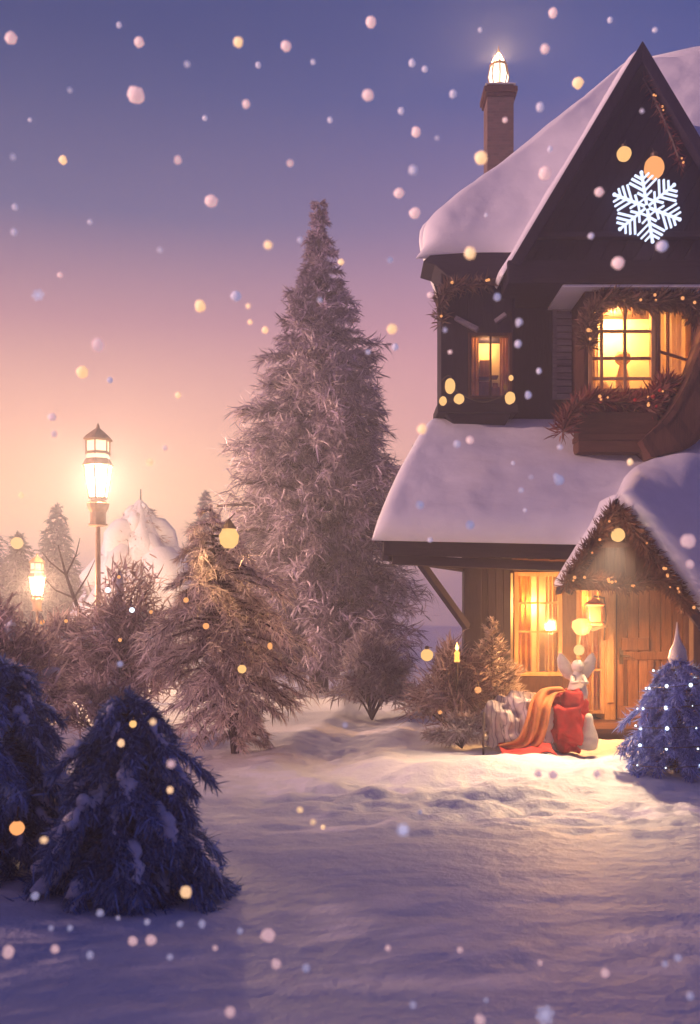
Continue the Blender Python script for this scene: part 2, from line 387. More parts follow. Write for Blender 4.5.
# ------------------------------------------------------------------ plants
def unit(a): return a/np.maximum(np.linalg.norm(a, axis=1, keepdims=True), 1e-6)
def conifer(name, label, loc, H, prof, nb, per, bl, bw, mat, snw=.11, droop=.35, group=None, snow=0, z0=.04, seed=1, cat='tree', lean=(0, 0), curl=.45, trunk_r=.06, jit=.18, tw=.9, shag=1.0, upb=.25):
    r_ = np.random.default_rng(seed)
    root = thing(name, loc, label, cat, group)
    ox, oy, oz = loc
    mb = MB(); pts = [(ox+lean[0]*t, oy+lean[1]*t, oz-.1+H*.97*t) for t in (0, .2, .4, .6, .8, 1)]
    mb.tube(pts, [H*trunk_r*.35*(1-t*.9) for t in (0, .2, .4, .6, .8, 1)], 8)
    # branch arrays: more where the crown is wide
    tt = np.linspace(z0, 1, 400); pr = np.array([prof(t) for t in tt]); w = pr+.12*pr.max(); cw = np.cumsum(w); cw /= cw[-1]
    u = (np.arange(nb)+r_.random(nb))/nb
    t = np.interp(u, cw, tt); rad = np.array([prof(x) for x in t])*(1+jit*r_.standard_normal(nb))
    rad = np.maximum(rad, .008*H)
    az = np.arange(nb)*2.39996+r_.normal(0, .35, nb)
    # clumpy outline: low-frequency modulation of reach
    mod = np.array([1+.30*noise.noise(Vector((math.cos(a)*1.6, math.sin(a)*1.6, z*H*.9/max(.6, H*.14)+seed))) for a, z in zip(az, t)])
    rad = rad*mod
    out = np.stack([np.cos(az), np.sin(az), np.zeros(nb)], 1)
    base = np.stack([ox+lean[0]*t, oy+lean[1]*t, oz+H*t], 1)
    def at(i, s):   # position along branch: rises a little then droops
        return base[i]+out[i]*(rad[i]*s)[:, None]+np.array([[0, 0, 1.]])*(rad[i]*(upb*s-droop*2*s*s))[:, None]*1.0
    for i in range(0, nb, max(1, nb//160)):
        ii = np.full(4, i); q = at(ii, np.array([0, .35, .7, .97])); q[:, 2] = np.maximum(q[:, 2], oz+.02)
        mb.tube(q, [H*.0042*(1.6-s) for s in (0, .35, .7, 1)], 5)
    mb.build('trunk', M['bark'], root, smooth=True)
    idx = np.repeat(np.arange(nb), per); n = len(idx)
    s = np.clip(r_.beta(2.0, 1.1, n)*1.02, .05, 1.02)
    p = at(idx, s); p2 = at(idx, s+.05); tan = unit(p2-p)
    lat = unit(np.cross(tan, np.array([[0, 0, 1.]])))
    fan = r_.normal(0, tw, n); lift = r_.normal(.05, .45, n)
    d = unit(tan*(1.0)+lat*fan[:, None]+np.stack([0*fan, 0*fan, lift], 1))
    p = p+lat*(r_.normal(0, .10, n)*rad[idx]*s*shag)[:, None]+np.stack([0*s, 0*s, r_.normal(0, .05, n)*rad[idx]*shag], 1)
    p[:, 2] = np.maximum(p[:, 2], oz+.03)
    L = bl*(.55+.9*r_.random(n))*np.clip(.42+.62*(rad[idx]/pr.max()), .3, 1.05); upv = unit(np.stack([r_.normal(0, .5, n), r_.normal(0, .5, n), np.ones(n)], 1))
    cu = -curl*(.2+1.2*r_.random(n))*np.where(r_.random(n) < .25, -1, 1)
    # tip leader
    k = 60; tp = np.stack([ox+lean[0]+r_.normal(0, .003*H, k), oy+lean[1]+r_.normal(0, .003*H, k), oz+H*(.90+.09*r_.random(k))], 1)
    p = np.concatenate([p, tp]); d = np.concatenate([d, unit(np.stack([r_.normal(0, .28, k), r_.normal(0, .28, k), np.ones(k)*1.1], 1))])
    L = np.concatenate([L, bl*(.3+.35*r_.random(k))]); upv = np.concatenate([upv, unit(r_.normal(0, 1, (k, 3)))]); cu = np.concatenate([cu, np.full(k, -.1)])
    blades('crown', mat, root, p, d, upv, L, bw*(.7+.6*r_.random(len(L))), cu)
    if snow:
        mb = MB(); order = r_.permutation(nb)[:int(nb*snow)]
        for q in order:
            rr = rad[q]; ii = np.full(11, q); ss = np.linspace(.5, .98, 11); c = at(ii, ss); c[:, 2] += bl*.22; c += r_.normal(0, rr*.022, c.shape)
            wv = rr*snw*(.7+.7*r_.random())
            c[:, 2] = np.maximum(c[:, 2], oz+.03)
            mb.tube(c, [wv*f*(1+.28*r_.normal()) for f in (.25, .6, .85, 1, 1.05, 1, .95, .85, .7, .5, .15)], 8)
        mb.build('snow', M['snow_bough'], root, smooth=True)
    return root

tall_prof = lambda t: 1.98*np.interp(t, [0, .06, .15, .3, .45, .6, .75, .88, 1], [.68, .86, .95, .90, .78, .60, .39, .17, .0])
X0 = PX(319, 22)
conifer('fir_tree', 'tall frosted fir tree standing alone, the highest tree in the scene', (X0, 22, 0), 10.85, tall_prof, 900, 90, .28, .034, M['fir_big'], droop=.16, seed=11, z0=.03, jit=.16, shag=.5, tw=.75, upb=.4)
mid_prof = lambda t: .86*np.interp(t, [0, .08, .2, .4, .6, .8, .92, 1], [.22, .38, .72, .95, .88, .55, .32, .03])
conifer('fir_tree', 'shaggy hoary fir with a glowing amber lantern near its top', (PX(236, 11.9), 11.9, gh(PX(236, 11.9), 11.9)), 2.95, mid_prof, 170, 150, .16, .016, M['fir_mid'], droop=.24, seed=5, lean=(-.30, 0), z0=.05, jit=.30, trunk_r=.05, shag=.5)
dw = lambda w: (lambda t: w*np.interp(t, [0, .1, .3, .55, .8, .93, 1], [.88, 1.0, .97, .84, .62, .44, .12]))
conifer('dwarf_fir', 'dark bushy dwarf fir frosted blue, standing on open snow', (PX(128, 5.95), 5.95, gh(PX(128, 5.95), 5.95)-.02), 1.20, dw(.52), 130, 400, .085, .0105, M['fir_dark'], droop=.42, snow=.5, snw=.075, seed=21, z0=.05, group='dwarf firs', jit=.2, upb=.5, shag=.55, tw=.8)
conifer('dwarf_fir', 'dark dwarf fir cut off by the picture edge, beside a bushier dwarf fir', (PX(2, 6.4), 6.4, gh(PX(2, 6.4), 6.4)-.02), 1.36, dw(.47), 130, 400, .085, .0105, M['fir_dark'], droop=.42, snow=.5, snw=.075, seed=23, z0=.05, group='dwarf firs', jit=.2, upb=.5, shag=.55, tw=.8)
bp_ = lambda w: (lambda t: w*np.interp(t, [0, .1, .4, .8, 1], [.8, 1.0, .72, .25, .03]))
# far hazy conifers
far = [(57, 505, 36, 46, 'slender hazy golden fir between the two street lamps'), (18, 535, 33, 50, 'hazy fir with a glowing ball at its tip, behind the low lamp'), 
       (205, 492, 40, 44, 'hazy distant fir showing past the snow draped cone tree'), (-30, 480, 42, 70, 'broad hazy fir far behind the low lamp')]
for i, (px, py, Y, wpx, lab) in enumerate(far):
    conifer('fir_tree', lab, (PX(px, Y), Y, 0), PZ(py, Y), bp_(wpx/1000*Y), 260, 26, .42, .07, M['fir_far'], seed=40+i, droop=.2, group='distant firs')
for i, (x, y, h, lab) in enumerate([(-4.5, 2.0, 4.4, 'added shade fir beyond the picture edge, nearest the viewer'), (-5.2, 4.4, 4.9, 'tall added shade fir beyond the picture edge, abreast of the dwarf firs'), (-6.4, 6.6, 3.6, 'added shade fir beyond the picture edge, just behind the dwarf firs'), (-6.5, .2, 5.2, 'tall added shade fir beyond the picture edge, beside the viewer'), (-5.0, -1.6, 5.0, 'tall added shade fir beyond the picture edge, behind the viewer')]):  # unseen firs added to keep the low sun off the near snow
    conifer('fir_tree', lab, (x, y, -.05), h, bp_(.36*h), 150, 90, .18, .026, M['fir_mid'], seed=51+i, droop=.25, group='added unseen firs shading the near snow', shag=.5)
# snow draped cone tree
Y = 29.0; bx = PX(140, Y)
root = thing('snow_draped_fir', (bx, Y, 0), 'conical fir wholly draped in smooth lilac snow, beside the tall street lamp', 'tree')
H = PZ(500, Y)
mb = MB()
fold = lambda t, z: 1+.34*noise.noise(Vector((math.cos(t)*1.7, math.sin(t)*1.7, z*.55)))+.13*math.cos(5*t+z*1.6)*(1-.7*z/H)+.05*math.sin(11*t+2*z)
prof = [(r*1.32, z*1.30) for r, z in [(1.05, .15), (1.42, .35), (1.38, .9), (1.22, 1.5), (1.08, 2.0), (.86, 2.5), (.70, 2.9), (.44, 3.3), (.24, 3.65)]]+[(.14, H-.12), (.06, H)]
pp = []
for (a, b) in zip(prof[:-1], prof[1:]):
    for k in range(4): pp.append((a[0]+(b[0]-a[0])*k/4, a[1]+(b[1]-a[1])*k/4))
pp.append(prof[-1])
mb.lathe(pp, (bx, Y, 0), 64, fold=fold); mb.build('snow', M['snow_bough'], root, smooth=True)
mb = MB()
for k in range(27):
    t = (k+.5)/27; zc = .35+(H-.55)*t; a = k*2.39996+.2*rng.standard_normal(); r0 = float(np.interp(zc, [p[1] for p in prof], [p[0] for p in prof])); ca, sa = math.cos(a), math.sin(a)
    w0 = r0*(.24+.22*rng.random())
    mb.tube([(bx+ca*r0*f, Y+sa*r0*f, zc+dz*r0) for f, dz in ((.30, .55), (.60, .38), (.88, .06), (1.06, -.32), (1.12, -.62))], [w0*.7, w0*1.1, w0*1.1, w0*.8, w0*.3], 9)
mb.build('snow', M['snow_bough'], root, smooth=True)
MB().tube([(bx, Y, -.1), (bx, Y, H*.5), (bx+.02, Y, H+.32)], [.14, .08, .018], 8).build('trunk', M['bark'], root, smooth=True)
n = 2600; a = rng.random(n)*2*PI; z = .15+rng.random(n)**1.15*(H*.93); rr = np.interp(z, [p[1] for p in prof], [p[0] for p in prof])*(1.0+.12*rng.random(n))
d = np.stack([np.cos(a), np.sin(a), -.5+.3*rng.standard_normal(n)], 1)
blades('crown', M['bush'], root, np.stack([bx+np.cos(a)*rr*.93, Y+np.sin(a)*rr*.93, z], 1), d, unit(rng.normal(0, 1, (n, 3))+np.array([[0, 0, 1.5]])), .22*(.4+rng.random(n)), .035, .4)

def shrub(name, label, loc, rx, ry, H, nst, per, bl, bw, mat, seed=1, group=None, snow=0, cat='bush', arch=.5, core=.35, curl=.4):
    r_ = np.random.default_rng(seed); root = thing(name, loc, label, cat, group); ox, oy, oz = loc
    mb = MB(); pos = []; dr = []; tips = []
    for k in range(nst):
        a = k*2.39996+r_.normal(0, .3); e = r_.random()**.6
        hx = math.cos(a)*rx*e; hy = math.sin(a)*ry*e; top = H*(1-.55*e**2)*(.75+.35*r_.random())
        pts = []
        for s in np.linspace(0, 1, 7):
            zz = top*(1-(1-s)**(1.6))-arch*.35*H*max(0, s-.6)**1.4*e
            pts.append(Vector((ox+hx*s**1.3+.03*H*r_.normal()*s, oy+hy*s**1.3+.03*H*r_.normal()*s, oz+max(.02, zz))))
        mb.tube(pts, [H*.014*(1.15-s) for s in np.linspace(0, 1, 7)], 5)
        P_ = np.array([list(p) for p in pts]); sv = core+(1-core)*r_.random(per)**.7
        q = np.stack([np.interp(sv*6, range(7), P_[:, c]) for c in range(3)], 1); q2 = np.stack([np.interp(np.minimum(sv*6+.6, 6.6), range(7), P_[:, c]) for c in range(3)], 1)
        tn = unit(q2-q+1e-4); pos.append(q+r_.normal(0, .05*H, (per, 3))); dr.append(unit(tn+r_.normal(0, .75, (per, 3))))
        tips.append(pts[4:])
    mb.build('stem', M['bark'], root, smooth=True)
    p = np.concatenate(pos); d = np.concatenate(dr); n = len(p); p[:, 2] = np.maximum(p[:, 2], oz+.02)
    blades('foliage', mat, root, p, d, unit(r_.normal(0, .6, (n, 3))+np.array([[0, 0, 1.]])), bl*(.5+r_.random(n)), bw*(.6+.8*r_.random(n)), -curl*(r_.random(n)*1.4-.3))
    if snow:
        mb = MB()
        for q in r_.permutation(nst)[:int(nst*snow)]:
            t = tips[q]; w = .045*H*(.7+.6*r_.random())
            mb.tube([x+Vector((0, 0, w*.6)) for x in t], [w*.5, w, w*.35], 7)
        mb.build('snow', M['snow_bough'], root, smooth=True)
    return root
def gz(px, Y): return (PX(px, Y), Y, gh(PX(px, Y), Y))
shrub('bush', 'reddish frosted bush behind the dwarf fir at the picture edge', gz(8, 12), .75, .6, 1.75, 34, 130, .16, .026, M['bush'], 61, 'frosted bushes', .25)
shrub('bush', 'wide brown frosted bush below the low street lamp', gz(62, 16), 1.0, .8, 1.75, 44, 140, .20, .03, M['bush'], 62, 'frosted bushes', .3)
shrub('bush', 'dark peaked bush dotted with lights, in front of the snow draped fir', gz(126, 15), .85, .8, 2.25, 46, 150, .20, .03, M['bush'], 63, 'frosted bushes', .25)
shrub('bush', 'low snowy bush beside the open snow path', gz(100, 13), .7, .5, .95, 26, 110, .15, .024, M['bush'], 64, 'frosted bushes', .4)
shrub('bush', 'pale drooping frosted shrub at the foot of the tallest fir', gz(372, 16.5), .72, .6, 1.35, 40, 130, .20, .026, M['bush_pale'], 65, None, .3, arch=1.1)
shrub('bush', 'dark spreading bush with orange lights beside the cottage corner', gz(452, 13.3), .62, .5, 1.25, 40, 120, .18, .02, M['bush'], 66, None, .15)
shrub('bush', 'small snow capped shrub beside the patterned sack', gz(462, 12.3), .42, .32, .42, 26, 90, .11, .018, M['bush_pale'], 67, None, .7)
conifer('fir_sapling', 'young feathery fir sapling in front of the cottage corner post', gz(492, 13.4), PZ(618, 13.4), bp_(.46), 110, 60, .13, .016, M['fir_mid'], seed=71, droop=.0, upb=.6, curl=.2)
# bare leaning sapling
bx, by = PX(86, 18), 18.0
root = thing('bare_sapling', (bx, by, 0), 'bare leaning sapling without leaves in front of the low street lamp', 'tree')
mb = MB(); tr = [Vector((bx+.03, by, 0)), P(83, 622, 18), P(74, 598, 18), P(66, 575, 18), P(58, 545, 18)]
mb.tube(tr, [.055, .045, .035, .025, .01], 7)
mb.build('trunk', M['bark'], root, smooth=True)
mb = MB()
for (a, ends) in [(2, [(88, 575), (95, 560)]), (2, [(55, 590), (44, 578)]), (3, [(76, 555), (80, 538)]), (1, [(100, 605), (112, 592)]), (3, [(50, 562), (42, 552)])]:
    pts = [tr[a]]+[P(x, y, 18-.2*k) for k, (x, y) in enumerate(ends)]
    mb.tube(pts, [.02, .013, .006], 5)
mb.build('branch', M['bark'], root, smooth=True)

# ------------------------------------------------------------------ cottage
hs = thing('cottage', (4.2, 15, 0), 'snow roofed dark timber cottage with lit bay window and gabled porch', 'house')
HB = []
def part(mb, name, mat, smooth=False, bevel=.008, parent=None):
    return mb.build(name, M[mat] if isinstance(mat, str) else mat, parent or hs, smooth=smooth, bevel=bevel)
# walls (solid cores, tapering backwards)
mb = MB().plan([(1.36, 15), (7.6, 15), (7.6, 21), (2.3, 21)], 4.0, 6.95)
mb.plan([(1.72, 15.02), (7.55, 15.02), (7.55, 20.9), (2.6, 20.9)], -.3, 4.0)
part(mb, 'wall', 'darkwood')
# vertical cladding boards of the upper wall
mb = MB(); x = 2.36
for k in range(30):
    w = .15+.03*random.random()
    if x+w > 7.55: break
    mb.box(x, x+w-.012, 14.955-.012*random.random(), 14.998, 4.2, 6.75); x += w
mb.box(2.36, 3.05, 14.78, 14.95, 4.40, 6.72)
part(mb, 'cladding', 'darkwood')
# --- main hipped roof with bell-cast slope
E0 = Vector((1.12, 14.45, 6.86)); R0 = P(628, 76, 16.9); R1 = P(847, 52, 16.9); E1 = Vector((8.4, 14.45, 6.86))
EX = .60
def hip(v):
    p = E0.lerp(R0, v); x = EX+(R0.x-EX)*v; k = .16; m_ = E0.x
    p.x = .5*(x+m_+math.sqrt((x-m_)**2+k*k)) if x < R0.x else x
    return p
nF = Vector((0, -.80, .56)).normalized()
def front(u, v):
    vv = max(0, min(1, v)); p = hip(vv).lerp(E1.lerp(R1, vv), u)+(R0-E0)*(v-vv)*Vector((0, 1, 1)).y
    return p-nF*(.12*math.sin(PI*vv))
BL = Vector((2.45, 21.4, 6.9)); BR0 = Vector((4.6, 19.5, 11.0))
nL = Vector((-.80, -.05, .6)).normalized()
def leftslope(u, v):
    vv = max(0, min(1, v)); p = BL.lerp(BR0, vv).lerp(hip(vv), u); p.z += (R0.z-E0.z)*(v-vv); return p
mb = MB().slab(front, nF, .05, 24, 16, .02, 0, base=.10)
mb.slab(leftslope, nL, .05, 16, 16, .02, 0, base=.10)
mb.add([R0, R1, (8.4, 21.4, 6.9), BL, BR0], [(0, 1, 2, 3, 4)])
part(mb, 'roof', 'darkwood', bevel=0)
mb = MB()
sn = lambda u, v: front(-.012+1.012*u, -.03+1.03*v)+nF*.06
mb.slab(sn, nF, .36, 130, 80, .10, .06, 1.0, eu=.05)
mb.slab(lambda u, v: leftslope(u, -.02+1.03*v)+nL*.05, nL, .16, 30, 36, .10, .04, .9, eu=.05)
mb.tube([R0+Vector((-.08, 0, -.02)), R0+Vector((.1, 0, .06)), R0.lerp(R1, .3)+Vector((0, 0, .10)), R0.lerp(R1, .6)+Vector((0, 0, .12)), R1+Vector((0, 0, .1))], [.05, .18, .24, .24, .2], 12)
part(mb, 'roof_snow', 'snow', smooth=True, bevel=0)
# curved eave fascia of the hipped roof
mb = MB()
fpts = [P(423, 262, 14.3), P(430, 256, 14.3), P(470, 253, 14.3), P(514, 252, 14.3), P(516, 290, 14.4), P(480, 284, 14.4), P(452, 284, 14.4), P(443, 276, 14.4), P(434, 268, 14.4)]
mb.prism([(p.x, p.z) for p in fpts], 14.26, 14.98)
part(mb, 'eave_fascia', 'darkwood_h', bevel=.015)
# --- front gable
GA = P(640, 53, 13.80); GL = P(514, 264, 13.80); GR = Vector((2*GA.x-GL.x, 13.80, GL.z))
mb = MB(); ns = 15
for k in range(ns):
    s0, s1 = k/ns, (k+1)/ns-.006
    q = [GL.lerp(GR, s0), GL.lerp(GR, s1), GA.lerp(GR, s1), GA.lerp(GR, s0)]
    yo = .02*random.random()
    if k == ns-1: q = [q[0], GR, q[3]]
    mb.prism([(p.x, p.z) for p in q], 13.87+yo, 13.95)
mb.add([(GL.x, 13.96, GL.z), (GR.x, 13.96, GR.z), (GA.x, 13.96, GA.z), (GL.x, 15.2, GL.z), (GR.x, 15.2, GR.z), (GA.x, 16.2, GA.z)], [(0, 1, 2), (0, 2, 5, 3), (1, 4, 5, 2)])
part(mb, 'gable', 'darkwood', bevel=.004)
mb = MB()
def board(mb, a, b, wd, y0, y1):
    d = (b-a).normalized(); n_ = Vector((-d.z, 0, d.x)); n_ = n_ if n_.z > 0 else -n_
    mb.prism([(a.x, a.z), (b.x, b.z), ((b-n_*wd).x, (b-n_*wd).z), (a.x, a.z-wd/abs(n_.z))], y0, y1)
for foot in (GL, GR):
    d = (foot-GA).normalized(); board(mb, GA+Vector((0, 0, .10)), foot+d*.12+Vector((0, 0, .10)), .15, 13.67, 13.865)
part(mb, 'bargeboard', 'darkwood', bevel=.01)
mb = MB()
mb.box(GL.x-.10, GR.x+.1, 13.70, 14.9, GL.z-.30, GL.z+.02); mb.box(GL.x+.3, GR.x-.3, 13.77, 13.88, GL.z+.36, GL.z+.44)
part(mb, 'beam', 'darkwood_h', bevel=.012)
mb = MB()
for s, foot in ((-1, GL), (1, GR)):
    d = (foot-GA).normalized(); nrm = Vector((-d.z, 0, d.x)); nrm = nrm if nrm.z > 0 else -nrm
    a0 = GA+nrm*.05; a1 = foot+d*.22+nrm*.05
    mb.slab(lambda u, v, a0=a0, a1=a1: (a0.lerp(a1, u))+Vector((0, -.02+v*(2.35-1.0*u), 0)), nrm, .075, 40, 16, .10, .02, 1.5, eu=.03)
mb.ball(GA+Vector((0, 1.0, .02)), .15, 12, 8, (1, 6, .8))
part(mb, 'gable_snow', 'snow', smooth=True, bevel=0)
# --- chimney
cx, cy = PX(498.5, 18), 18.0; ct = PZ(98, 18)
ch = MB().box(cx-.235, cx+.235, cy-.235, cy+.235, 7.5, ct).build('chimney', M['brick'], hs, bevel=.006)
mb = MB().box(cx-.27, cx+.27, cy-.27, cy+.27, ct-.10, ct-.03).box(cx-.30, cx+.30, cy-.30, cy+.30, ct-.03, ct+.07).box(cx-.24, cx+.24, cy-.24, cy+.24, ct+.07, ct+.12)
mb.build('cap', M['brownwood'], ch, bevel=.012)
mb = MB().slab(lambda u, v: Vector((cx-.27+.54*u, cy-.27+.54*v, ct+.12)), (0, 0, 1), .05, 12, 12, .3, .01)
mb.build('snow', M['snow'], ch, smooth=True)
# chimney-top lantern: its own thing
lz = ct+.15
lt = thing('lantern', (cx, cy, lz), 'glowing glass lantern with a pointed top standing on the chimney', 'lantern')
mb = MB().lathe([(.20, 0), (.20, .04), (.16, .06)], (cx, cy, lz), 8)
for k in range(8):
    a = 2*PI*k/8; c, s = math.cos(a), math.sin(a)
    mb.tube([(cx+.15*c, cy+.15*s, lz+.05), (cx+.19*c, cy+.19*s, lz+.22), (cx+.15*c, cy+.15*s, lz+.42), (cx+.05*c, cy+.05*s, lz+.62)], .011, 5)
mb.lathe([(.155, .41), (.165, .43), (.155, .45)], (cx, cy, lz), 8); mb.lathe([(.012, .60), (.03, .66), (.012, .74), (.002, .80)], (cx, cy, lz), 8)
mb.build('frame', M['goldwood'], lt)
MB().lathe([(.14, .05), (.18, .22), (.14, .42), (.045, .61), (.01, .64)], (cx, cy, lz), 8).build('glass', M['chim_glass'], lt)
MB().lathe([(.02, .08), (.05, .16), (.035, .25), (.004, .36)], (cx, cy, lz), 8).build('flame', M['flame'], lt, smooth=True)
point_light('chimney_glow', (cx, cy, lz+.5), 1100, (1, .64, .32), .05)

# --- windows
def window(x0, x1, z0, z1, yf, cols, rows, parent=hs, frame=.06, mun=.028, wood_='goldwood', name='window', depth=.08, curtain=None, drop=None, pane=True):
    mb = MB().box(x0, x0+frame, yf-.03, yf+depth, z0, z1).box(x1-frame, x1, yf-.03, yf+depth, z0, z1)
    mb.box(x0+frame, x1-frame, yf-.028, yf+depth, z1-frame, z1).box(x0+frame, x1-frame, yf-.028, yf+depth, z0, z0+frame)
    w = mb.build(name, M[wood_], parent, bevel=.006)
    mb = MB(); ix0, ix1, iz0, iz1 = x0+frame, x1-frame, z0+frame, z1-frame
    for c in cols: mb.box(ix0+(ix1-ix0)*c-mun/2, ix0+(ix1-ix0)*c+mun/2, yf-.012, yf+.03, iz0, iz1)
    for r in rows: mb.box(ix0, ix1, yf-.009, yf+.027, iz0+(iz1-iz0)*r-mun/2, iz0+(iz1-iz0)*r+mun/2)
    if cols or rows: mb.build('muntin', M[wood_], w, bevel=.004)
    if pane: MB().box(ix0, ix1, yf+.032, yf+.038, iz0, iz1).build('pane', M['glass'], w)
    return w
def curtain_sheet(x0, x1, y, z0, z1, parent, mat='curtain', folds=7, amp=.025, tie=None):
    mb = MB()
    def f(u, v):
        xx = x0+(x1-x0)*u
        if tie is not None:
            k = math.exp(-((v-.45)/.22)**2)*.55; xx = tie+(xx-tie)*(1-k)
        return Vector((xx, y+amp*math.sin(folds*2*PI*u+v*.6)+.01*math.sin(17*u+5*v), z0+(z1-z0)*v))
    mb.grid(f, 60, 12); return mb.build('curtain', M[mat], parent, smooth=True, recalc=False)
# oriel (small boxed-out window under the eave)
ox0, ox1 = PX(441, 14.35), PX(513, 14.35); wz0, wz1 = PZ(399, 14.35), PZ(333, 14.35); wx0, wx1 = PX(468, 14.35), PX(512, 14.35)
oz0 = PZ(404, 14.35)
mb = MB().box(ox0, wx0, 14.35, 14.99, oz0, 6.6).box(wx1, ox1+.03, 14.35, 14.99, oz0, 6.6).box(wx0, wx1, 14.35, 14.99, wz1, 6.6).box(wx0, wx1, 14.35, 14.99, oz0, wz0)
ori = part(mb, 'oriel', 'darkwood', bevel=.01)
mb = MB().box(ox0-.06, ox1+.06, 14.22, 14.99, oz0-.14, oz0-.01).box(ox0-.02, ox1+.02, 14.29, 14.345, oz0, oz0+.06)
mb.build('sill', M['darkwood_h'], ori, bevel=.012)
mb = MB(); z1_ = oz0-.14; z2_ = PZ(432, 14.5)
xa, xb, xc, xd = ox0+.06, ox1-.02, ox0+.30, ox1-.14
mb.add([(xa, 14.32, z1_), (xb, 14.32, z1_), (xb, 15, z1_), (xa, 15, z1_), (xc, 14.6, z2_), (xd, 14.6, z2_), (xd, 15, z2_), (xc, 15, z2_)], [(0,3,2,1),(4,5,6,7),(0,1,5,4),(1,2,6,5),(2,3,7,6),(3,0,4,7)])
mb.build('corbel', M['darkwood'], ori, bevel=.02)
w = window(wx0, wx1, wz0, wz1, 14.36, [.52], [], parent=ori, frame=.045, name='window', wood_='brownwood')
curtain_sheet(wx0+.03, wx0+.17, 14.46, wz0, wz1, w, 'amber', 3); curtain_sheet(wx1-.16, wx1-.03, 14.46, wz0, wz1, w, 'amber', 3)
mb = MB().box(wx0+.02, wx1-.02, 14.9, 14.945, wz0-.1, wz1+.1); mb.build('backing', M['plaster'], w)
mb = MB().box(wx0+.16, wx1-.14, 14.70, 14.88, wz0+.40, wz0+.43).box(wx0+.22, wx0+.36, 14.74, 14.84, wz0+.43, wz0+.66).box(wx0+.14, wx0+.34, 14.55, 14.75, wz0+.04, wz0+.30)
mb.lathe([(.05, 0), (.09, .06), (.07, .16), (.035, .20), (.04, .24)], (wx1-.20, 14.62, wz0+.05), 12)
mb.build('shelf', M['doorwood'], w, bevel=.008)
point_light('oriel_light', ((wx0+wx1)/2, 14.68, wz1-.08), 12, (1, .52, .20), .05)
# moulded brackets under the eave
part(MB().bar(P(455, 318, 14.34), P(478, 330, 14.3), .10, .07), 'bracket', 'palewood', bevel=.01)
part(MB().bar(P(495, 322, 14.34), P(506, 314, 14.3), .08, .06), 'bracket', 'palewood', bevel=.01)
# bay window
bf = 14.0; bz0, bz1 = PZ(393, bf), PZ(300, bf); bxL, bxM = PX(588, bf), PX(655, bf); bR = Vector((PX(700, 14.75), 14.75, 0))
bay = MB()
bay.box(bxL-.06, bxL, bf-.02, 14.94, bz0-.2, bz1+.1)                        # side cheek
bay.plan([(bxL-.06, bf-.06), (bxM+.03, bf-.06), (bR.x+.1, 14.72), (bR.x+.1, 14.95), (bxL-.06, 14.95)], bz1, bz1+.14)
bay.plan([(bxL-.06, bf-.06), (bxM+.03, bf-.06), (bR.x+.1, 14.72), (bR.x+.1, 14.95), (bxL-.06, 14.95)], bz0-.42, bz0)
bay = part(bay, 'bay_window', 'brownwood', bevel=.01)
w = window(bxL, bxM, bz0, bz1, bf, [.16, .56], [.12, .36, .68], parent=bay, frame=.06, mun=.042)
curtain_sheet(bxL+.05, bxL+.20, bf+.22, bz0, bz1, w, 'curtain', 3)
# canted side light
ang = math.atan2(bR.y-bf, bR.x-bxM); Lc = math.hypot(bR.y-bf, bR.x-bxM)
def cant(s, o, z):   # along the face, outward offset
    return (bxM+math.cos(ang)*s+math.sin(ang)*o, bf+math.sin(ang)*s-math.cos(ang)*o, z)
def cbox(mb, s0, s1, o0, o1, z0, z1):
    return mb.add([cant(s0,o0,z0), cant(s1,o0,z0), cant(s1,o1,z0), cant(s0,o1,z0), cant(s0,o0,z1), cant(s1,o0,z1), cant(s1,o1,z1), cant(s0,o1,z1)], [(0,3,2,1),(4,5,6,7),(0,1,5,4),(1,2,6,5),(2,3,7,6),(3,0,4,7)])
mb = MB(); cbox(mb, .012, .09, -.06, .035, bz0, bz1); cbox(mb, Lc-.30, Lc-.0, -.06, .035, bz0, bz1); cbox(mb, .09, Lc-.30, -.05, .03, bz1-.06, bz1-.001); cbox(mb, .09, Lc-.30, -.05, .03, bz0+.001, bz0+.06)
w2 = mb.build('window', M['goldwood'], bay, bevel=.006)
mb = MB(); cbox(mb, .30, .335, -.02, .015, bz0+.06, bz1-.06); cbox(mb, .09, Lc-.30, -.017, .012, bz0+.58, bz0+.615); mb.build('muntin', M['goldwood'], w2)
mb = MB(); cbox(mb, .09, Lc-.30, -.03, -.024, bz0+.06, bz1-.06); mb.build('pane', M['glass'], w2)
mb = MB(); mb.grid(lambda u, v: Vector(cant(.12+u*(Lc-.45), -.13+.03*math.sin(u*32+v), bz0+(bz1-bz0)*v)), 50, 8); mb.build('curtain', M['curtain'], w2, smooth=True, recalc=False)
mb = MB().box(bxL, bR.x, 14.90, 14.938, bz0-.02, bz1+.01); mb.build('backing', M['plaster'], bay)
mb = MB().ball((bxL+.62, 14.5, bz0+.62), .12, 12, 9, (1, .9, .9)).lathe([(.05, .0), (.09, .1), (.1, .3), (.05, .5), (.02, .56)], (bxL+.62, 14.5, bz0), 12)
mb.lathe([(.07, 0), (.11, .08), (.09, .2), (.05, .26)], (bxL+.3, 14.4, bz0), 12)
mb.build('vase', M['curtain'], bay, smooth=True)
point_light('bay_light', (bxL+.5, 14.55, bz1-.12), 150, (1, .53, .18), .06)
# snow on the bay roof
mb = MB().slab(lambda u, v: Vector((PX(553, 14.4)+(bR.x+.25-PX(553, 14.4))*u, 13.74+1.2*v, bz1+.10)), (0, 0, 1), .24, 40, 20, .2, .03, 2.0, eu=.06)
part(mb, 'bay_snow', 'snow', smooth=True, bevel=0)
